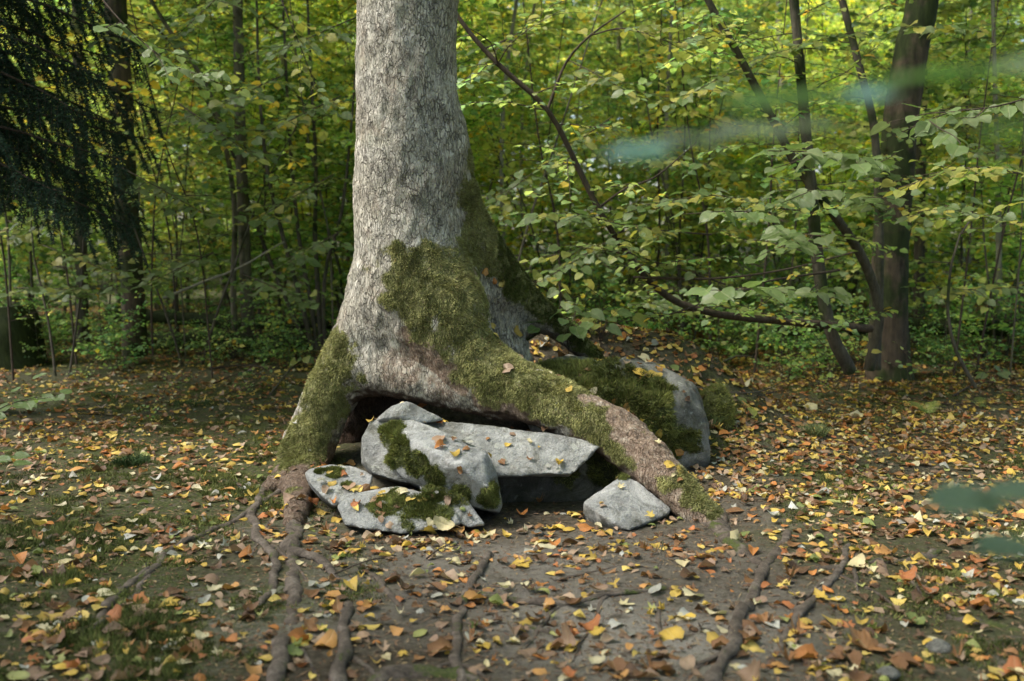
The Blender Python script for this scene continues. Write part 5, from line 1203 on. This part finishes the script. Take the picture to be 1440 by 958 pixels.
for c in ((.30, .52, .46), (.30, .38, .27), (.12, .26, .05), (.13, .21, .13)):  # first, teal tint paints sky reflection into the leaf colour
    me = BIGMESH[0].copy(); d_ = me.color_attributes['col'].data; arr = np.ones((len(d_), 4), dtype=np.float32); arr[:, :3] = c; d_.foreach_set('color', arr.ravel()); me.name = 'leaf'; NEAR_TINTS.append(me)
near_sprig('blurred near sprig with pale and teal leaves at upper middle right', [(1500, 165, .97), (1300, 180, .92), (1100, 185, .85), (985, 195, .80), (930, 210, .78)], [(895, 214, .78, .050, 0), (903, 222, .78, .034, 0), (968, 198, .80, .052, 1), (1050, 186, .83, .060, 1), (1130, 178, .86, .05, 1)])  # teal of these leaves is painted sky reflection
near_sprig('blurred near sprig of long green leaves across the upper right', [(1560, 60, .87), (1440, 92, .84), (1330, 112, .81), (1220, 135, .76), (1130, 140, .76)], [(1080, 144, .76, .068, 2), (1140, 138, .76, .06, 2), (1212, 136, .75, .044, 0), (1215, 140, .75, .030, 0), (1290, 112, .80, .066, 2), (1345, 103, .81, .06, 2), (1410, 98, .83, .06, 1)])
near_sprig('blurred green leaf cut by the right edge under the long sprig', [(1560, 170, .7), (1480, 178, .68), (1430, 184, .66)], [(1425, 184, .65, .045, 2)])
near_sprig('two blurred near leaves low at the right edge', [(1600, 660, .98), (1520, 690, .96), (1440, 695, .95), (1400, 700, .95)], [(1352, 706, .95, .075, 3), (1425, 694, .95, .06, 3)])
near_sprig('blurred near leaf at the right edge beneath the others', [(1600, 765, 1.05), (1520, 770, 1.02), (1460, 772, 1.0)], [(1412, 772, 1.0, .07, 3)])
bough('bramble', 'blue-green rounded leaves of a low plant at the left edge', 'plant', [(-60, 640, 4.6), (-20, 590, 4.6), (10, 570, 4.6), (45, 560, 4.7), (85, 555, 4.8)], .004, .065, 35, .05, 5, .22, cols=[2, 8, 14], flat=.2)
bough('bramble', 'dark green leaves of a second low plant below it at left', 'plant', [(-60, 680, 4.8), (-20, 650, 4.8), (20, 640, 4.9), (40, 635, 5)], .003, .07, 36, .06, 3, .15, cols=[2, 8], flat=.2)

def broad_seedling(px, py, label, n, size, h, cols, seed, spread=.12):
    p = np.array(pixcast(px, py)[0]); root = empty('leafy_seedling', p, label, 'seedling'); rg = np.random.default_rng(seed); g = Geo()
    for k in range(n):
        az = k * 2.399 + rg.random(); hh = h * rg.uniform(.45, 1.1); rr = spread * math.sqrt((k + .5) / n) * rg.uniform(.8, 1.4)
        e = np.array([rr * math.cos(az), rr * math.sin(az), hh]); q = catmull(np.array([[0, 0, -.01], e * [.35, .35, .6], e]), .04); tube(g, q, np.linspace(.0025, .0012, len(q)), 4)
        D = np.array([math.cos(az), math.sin(az) - .3, -.25 - .35 * rg.random()]); D /= np.linalg.norm(D); Nn = np.array([0, -.45, 1.0]) + rg.normal(size=3) * .3; X_ = np.cross(D, Nn); X_ /= np.linalg.norm(X_); Nn = np.cross(X_, D)
        S_ = size * rg.uniform(.6, 1.2); m = Matrix([[*X_], [*D], [*Nn]]).transposed().to_4x4() @ Matrix.Scale(S_, 4); m.translation = Vector(e)
        o = bpy.data.objects.new('leaf', BIGMESH[int(rg.choice(cols))]); C.objects.link(o); o.parent = root; o.matrix_local = m
    Vv, Ff, _ = g.out(); mk('stem', Vv, Ff, M_TWIG, root)
broad_seedling(800, 492, 'blue-green broad leaved seedling on the mound beside the dark buttress', 18, .11, .26, GR, 1, .24)
broad_seedling(845, 480, 'pale green broad leaved seedling right of the blue-green one on the mound', 14, .095, .24, [3, 4, 9, 1, 7], 2, .20)
broad_seedling(430, 520, 'yellow-green seedling in the shade left of the trunk foot', 9, .08, .16, [3, 9, 1, 15], 3, .14)
broad_seedling(295, 500, 'upright yellow-green seedling under the slender tree', 8, .08, .28, [3, 9, 1], 4, .10)
broad_seedling(145, 508, 'seedling with two bright green leaves near the black stump', 3, .09, .14, [9, 3], 5, .07)
broad_seedling(1050, 590, 'pale seedling between the large boulder and the leaf carpet', 4, .07, .08, [3, 9, 7], 6, .06)
broad_seedling(1395, 540, 'dull green seedling in the shade at the far right', 8, .085, .14, GR, 7, .14)

# ---------------------------------------------------------------- spruce with hanging boughs at upper left
def spruce():
    base = np.array([at(-45, 480, 7.6)[0], 7.6, 0.0]); base[2] = gh(base[0], base[1])
    root = empty('dark_spruce', base, 'dark spruce with drooping needled boughs filling the upper left', 'tree')
    g = Geo(); tp = np.array([base + [0, 0, -.1], base + [.02, 0, 2], base + [0, 0, 5], base + [0, 0, 9]]); P = catmull(tp, .3); tube(g, P, np.linspace(.16, .06, len(P)), 14, .1); V_, F_, _ = g.out(); mk('trunk', V_ - base, F_, M_DARK, root)
    rg = np.random.default_rng(4); gt = Geo(); NV, NC = [], []
    def needles(P, dens, ln, rows):
        seg = np.diff(P, axis=0); Ls = np.linalg.norm(seg, axis=1); n = int(Ls.sum() * dens); f = rg.random(n) * (len(P) - 1); i = np.minimum(f.astype(int), len(P) - 2)
        p = P[i] + (f - i)[:, None] * seg[i]; d = seg[i] / Ls[i][:, None]
        r_ = rg.normal(size=(n, 3)); r_ -= (r_ * d).sum(1)[:, None] * d; r_ /= np.linalg.norm(r_, axis=1)[:, None]
        v = (d * .5 + r_) ; v /= np.linalg.norm(v, axis=1)[:, None]; v *= ln * rg.uniform(.7, 1.2, (n, 1)); s = np.cross(v, rg.normal(size=(n, 3))); s /= np.linalg.norm(s, axis=1)[:, None]; s *= .0045
        NV.append(np.stack([p - s, p + s, p + v], 1).reshape(-1, 3)); c = np.array([.024, .046, .028]) * rg.uniform(.6, 1.8, (n, 1)); NC.append(np.repeat(c, 3, 0))
    for b in range(100):
        z = 1.75 + 3.3 * (b / 100) + rg.random() * .1; az = b * 2.399; L = rg.uniform(1.1, 1.6)
        d = np.array([math.cos(az), math.sin(az), .15]); q = [base + [0, 0, z]]; k = 9
        for j in range(k): d = d + np.array([0, 0, -.13 + .02 * j]) + rg.normal(size=3) * .04; q.append(q[-1] + d / np.linalg.norm(d) * L / k)
        q = catmull(np.array(q), .07); tube(gt, q, np.linspace(.018, .004, len(q)), 5)
        for j in range(2, len(q) - 1):
            for sg in (-1, 1):
                dd = q[j + 1] - q[j]; s = np.cross(dd, [0, 0, 1.0]); s /= np.linalg.norm(s) + 1e-9; v = dd / np.linalg.norm(dd) * .5 + sg * s * .5; v = v + [0, 0, -.55]
                tl = rg.uniform(.15, .50) * (1.2 if rg.random() < .2 else .8); t = [q[j]]
                for _ in range(4): v = v + [0, 0, -.22] + rg.normal(size=3) * .07; t.append(t[-1] + v / np.linalg.norm(v) * tl / 4)
                t = np.array(t); tube(gt, t, .0025, 3, cap=False); needles(t, 420, .036, 1)
        needles(q, 400, .032, 1)
    V_, F_, _ = gt.out(); o = mk('twigs', V_ - base, F_, M_TWIG, root); o['kind'] = 'stuff'
    NVa = np.vstack(NV); o = mk('crown', NVa - base, np.arange(len(NVa)).reshape(-1, 3), M_NEEDLE, root, smooth_=False, col=np.vstack(NC)); o['kind'] = 'stuff'
spruce()
stem_tree('rough_spruce', 'dark rough trunk just right of the spruce boughs', 'tree', [(190, 500, 10.8), (186, 400, 10.8), (176, 250, 10.8), (168, 90, 10.8), (160, -60, 10.8), (160, -400, 10.8)], .13, .1, M_DARK, 10, .9, seed=50, t0=.75, sides=14, w_=DG, shade_canopy=1.6)

# ---------------------------------------------------------------- stump, logs, ferns, twigs
def stump():
    p = gp(8, 512); g = Geo(); P = catmull(np.array([p + [0, 0, -.1], p + [0, 0, .15], p + [.02, 0, .4], p + [0, 0, .62]]), .05); tube(g, P, np.linspace(.52, .30, len(P)) , 28, .22, seed=4); V_, F_, _ = g.out()
    root = empty('tree_stump', p, 'broad dark rotten stump at the left edge', 'stump'); mk('stump_body', V_ - p, F_, M_LOG, root)
    Vs_, Fs_ = V_, np.vstack([f for f in F_ if f.shape[1] == 4]); blades('moss', Vs_, Fs_, vnormals(Vs_, Fs_), np.clip(fbm(Vs_, 4, 2, 9) + .3, 0, 1), 5000, .02, .002, [(.015, .025, .006), (.06, .08, .02)], root, p, sd=3)
stump()
def log(name, label, pts, r0, r1, mat=None, sd=0, mossy=True, cat='log'):
    P = pxpath(pts, .1); base = P[0].copy(); g = Geo(); tube(g, P, np.linspace(r0, r1, len(P)), 14, .15, seed=sd); V_, F_, _ = g.out(); V_ = V_ + .25 * r0 * np.stack([vn(V_, 4, 1), vn(V_, 4, 2), fbm(V_, 5, 3, 3) * 1.5], 1)
    root = empty(name, base, label, cat); mk('log_body', V_ - base, F_, mat or M_LOG, root)
    if mossy:
        Fq = np.vstack([f for f in F_ if f.shape[1] == 4]); Nn = vnormals(V_, Fq); blades('moss', V_, Fq, Nn, np.clip(Nn[:, 2] + .5, 0, 1), 9000, .035, .004, [(.02, .032, .008), (.08, .10, .025)], root, base, droop=-.2, sd=sd + 1)
log('fallen_log', 'upper mossy fallen log behind the left thicket stems', [(150, 440, 12.2), (250, 448, 12.1), (360, 455, 12.0), (480, 452, 12)], .085, .07, sd=1)
log('fallen_log', 'lower mossy fallen log behind the left thicket stems', [(200, 480, 11.6), (300, 478, 11.5), (400, 482, 11.4), (480, 480, 11.4)], .10, .08, sd=2)
log('fallen_log', 'long dark log lying behind the brown tree at right', [(1100, 462, 10.8), (1200, 458, 10.9), (1330, 460, 11), (1500, 470, 11)], .10, .08, sd=3)
log('fallen_log', 'thin pale dead branch slanting over the left logs', [(230, 420, 11), (290, 395, 11), (330, 380, 11), (400, 340, 11)], .018, .008, M_PALE, 4, False, 'branch')
log('fallen_log', 'dark root-like bough on the ground behind the arching root', [(700, 492, 6.35), (730, 477, 6.4), (755, 462, 6.5), (785, 455, 6.7)], .035, .028, M_ROOT, 5, True, 'branch')
def ground_twig(pts, r, label, sd):
    P = np.array([gp(a, b) for a, b in pts]); P[:, 2] += r + np.array([.01 + .025 * (i % 2) for i in range(len(P))]); base = P[0].copy(); P = catmull(P, .04); g = Geo(); tube(g, P, np.linspace(r, r * .4, len(P)), 6, .2, seed=sd)
    rg = np.random.default_rng(sd)
    for _ in range(2):
        i = rg.integers(2, len(P) - 2); d = P[i + 1] - P[i]; v = d / np.linalg.norm(d) + np.array([rg.normal(), rg.normal(), .25]) * .6; q = catmull(np.array([P[i], P[i] + v * .06, P[i] + v * .13 + [0, 0, -.01]]), .03); tube(g, q, np.linspace(r * .5, r * .2, len(q)), 4)
    V_, F_, _ = g.out(); o = mk('fallen_twig', V_ - base, F_, M_TWIG if sd % 3 else M_STEM); o.location = base; tag(o, label, 'twig', 'twigs lying on the floor')
for i, (pts, r, lb) in enumerate([([(295, 522), (340, 520), (392, 523)], .012, 'dark twig lying on the rear left ground'), ([(300, 542), (345, 530), (400, 535)], .008, 'thin twig behind the left root foot'), ([(380, 558), (415, 520), (450, 505)], .012, 'slanting twig just left of the mossy trunk foot'),
        ([(1140, 545), (1200, 535), (1290, 528)], .010, 'curved twig before the brown tree'), ([(1150, 545), (1180, 520), (1235, 512)], .007, 'thin pale twig arching to the brown tree foot'), ([(1000, 520), (1050, 500), (1110, 470)], .012, 'dark stick behind the boulder'),
        ([(1340, 560), (1380, 545), (1440, 548)], .010, 'dark stick at the rear right'), ([(600, 790), (625, 780), (650, 776)], .004, 'thin twig on the soil below the front slab'), ([(930, 768), (932, 775), (925, 800)], .005, 'short crooked twig below the triangular stone'),
        ([(470, 812), (520, 800), (545, 790)], .004, 'fine twig by the pink root stub'), ([(1065, 560), (1110, 556), (1150, 566)], .006, 'thin twig in the right leaf carpet'), ([(395, 663), (415, 664), (428, 668)], .005, 'short twig touching the lichen flecked stone'),
        ([(640, 578), (655, 582), (690, 590)], .003, 'thin twig under the arch of the trunk'), ([(1270, 560), (1330, 575), (1400, 570)], .006, 'twig beside the small fern'), ([(960, 545), (1060, 560), (1120, 530)], .006, 'long thin twig right of the boulder')]):
    ground_twig(pts, r, lb, i + 1)
def fern(px, py, label, fr, L, rz, col, sd):
    p = gp(px, py); root = empty('fern', p, label, 'fern'); rg = np.random.default_rng(sd)
    for k in range(fr):
        az = rz + k * 2 * PI / max(fr, 1) * .55 + rg.normal() * .15; g = Geo(); q = [np.zeros(3)]; d = np.array([math.cos(az) * .6, math.sin(az) * .6, .9])
        for j in range(14): d = d + [0, 0, -.10]; d /= np.linalg.norm(d); q.append(q[-1] + d * L / 14)
        q = np.array(q); cc = np.array(col) * rg.uniform(.8, 1.2); tube(g, q, np.linspace(.003, .001, len(q)), 3, cap=False, col=cc * .7)
        for j in range(2, 14):
            wl = L * .34 * math.sin(PI * min(1, (j + 1.2) / 15)) ; dd = q[j + 1] - q[j]; dd /= np.linalg.norm(dd); s = np.cross(dd, [0, 0, 1.0]); s /= np.linalg.norm(s)
            for sg in (-1, 1):
                v = s * sg + dd * .45 - np.array([0, 0, .15]); v /= np.linalg.norm(v); a = q[j]; m = []
                for e in range(6):
                    t = e / 5; m += [a + v * wl * t + dd * L * .024 * (1 - t) * (1 + .4 * (e % 2)), a + v * wl * t - dd * L * .024 * (1 - t) * (1 + .4 * (e % 2))]
                i_ = np.arange(5) * 2; g.add(np.array(m), np.stack([i_, i_ + 1, i_ + 3, i_ + 2], 1), cc)
        V_, F_, C_ = g.out(); mk('frond', V_, F_, M_FOL, root, col=C_)
fern(1306, 585, 'small pale green fern among leaves on the right', 3, .24, .9, (.26, .34, .10), 1)
fern(1380, 575, 'second low fern at the right rear', 2, .2, 1.2, (.28, .36, .10), 2)
fern(125, 530, 'small pale fern frond near the black stump', 2, .28, 2.2, (.18, .24, .10), 3)
fern(170, 478, 'dark fern under the bushes on the left', 4, .35, 1.0, (.10, .15, .07), 4)
# small mushrooms at left
p = gp(38, 602); r_ = empty('mushroom', p, 'small flat brown mushroom at the left edge', 'mushroom')
g = Geo(); tube(g, np.array([(0, 0, -.01), (.003, 0, .03), (0, 0, .055)]), .006, 8); V_, F_, _ = g.out(); mk('mushroom_stalk', V_, F_, M_GILL, r_)
g = Geo(); tube(g, np.array([(0, 0, .048), (0, 0, .050), (0, 0, .058), (0, 0, .066), (0, 0, .070)]), np.array([.012, .034, .033, .02, .004]), 18, .05); V_, F_, _ = g.out(); mk('mushroom_cap', V_, F_, M_GILL, r_)
# pebbles
for i, (a, b, s) in enumerate([(1322, 915, .045), (757, 752, .03), (1318, 905, .02), (700, 700, .02), (640, 765, .018), (1250, 950, .035), (820, 640, .02)]):
    p = gp(a, b); g = Geo(); rr = np.array([.2, .75, 1, .8, .25]); tube(g, p + np.array([(0, 0, z) for z in np.linspace(-s * .4, s * .8, 5)]), rr * s, 14, .3, seed=i + 60); V_, F_, _ = g.out()
    o = mk('pebble', V_ - p, F_, M_STONE2, attrs={'moss': np.zeros(len(V_)), 'dirt_shade': np.zeros(len(V_))}); o.location = p
    tag(o, ['grey stone lump at lower right among brown leaves', 'small stone standing below the wedge boulder', 'tiny chip beside the lower right stone lump', 'pebble in the dark notch of the pile', 'pebble on bare soil below the slab', 'dull stone near the bottom right corner', 'pebble beneath the arching root'][i], 'pebble')
print('LEAVES', len(LEAVES), 'objs', len(bpy.data.objects), 'tris', sum(len(m.polygons) for m in bpy.data.meshes))
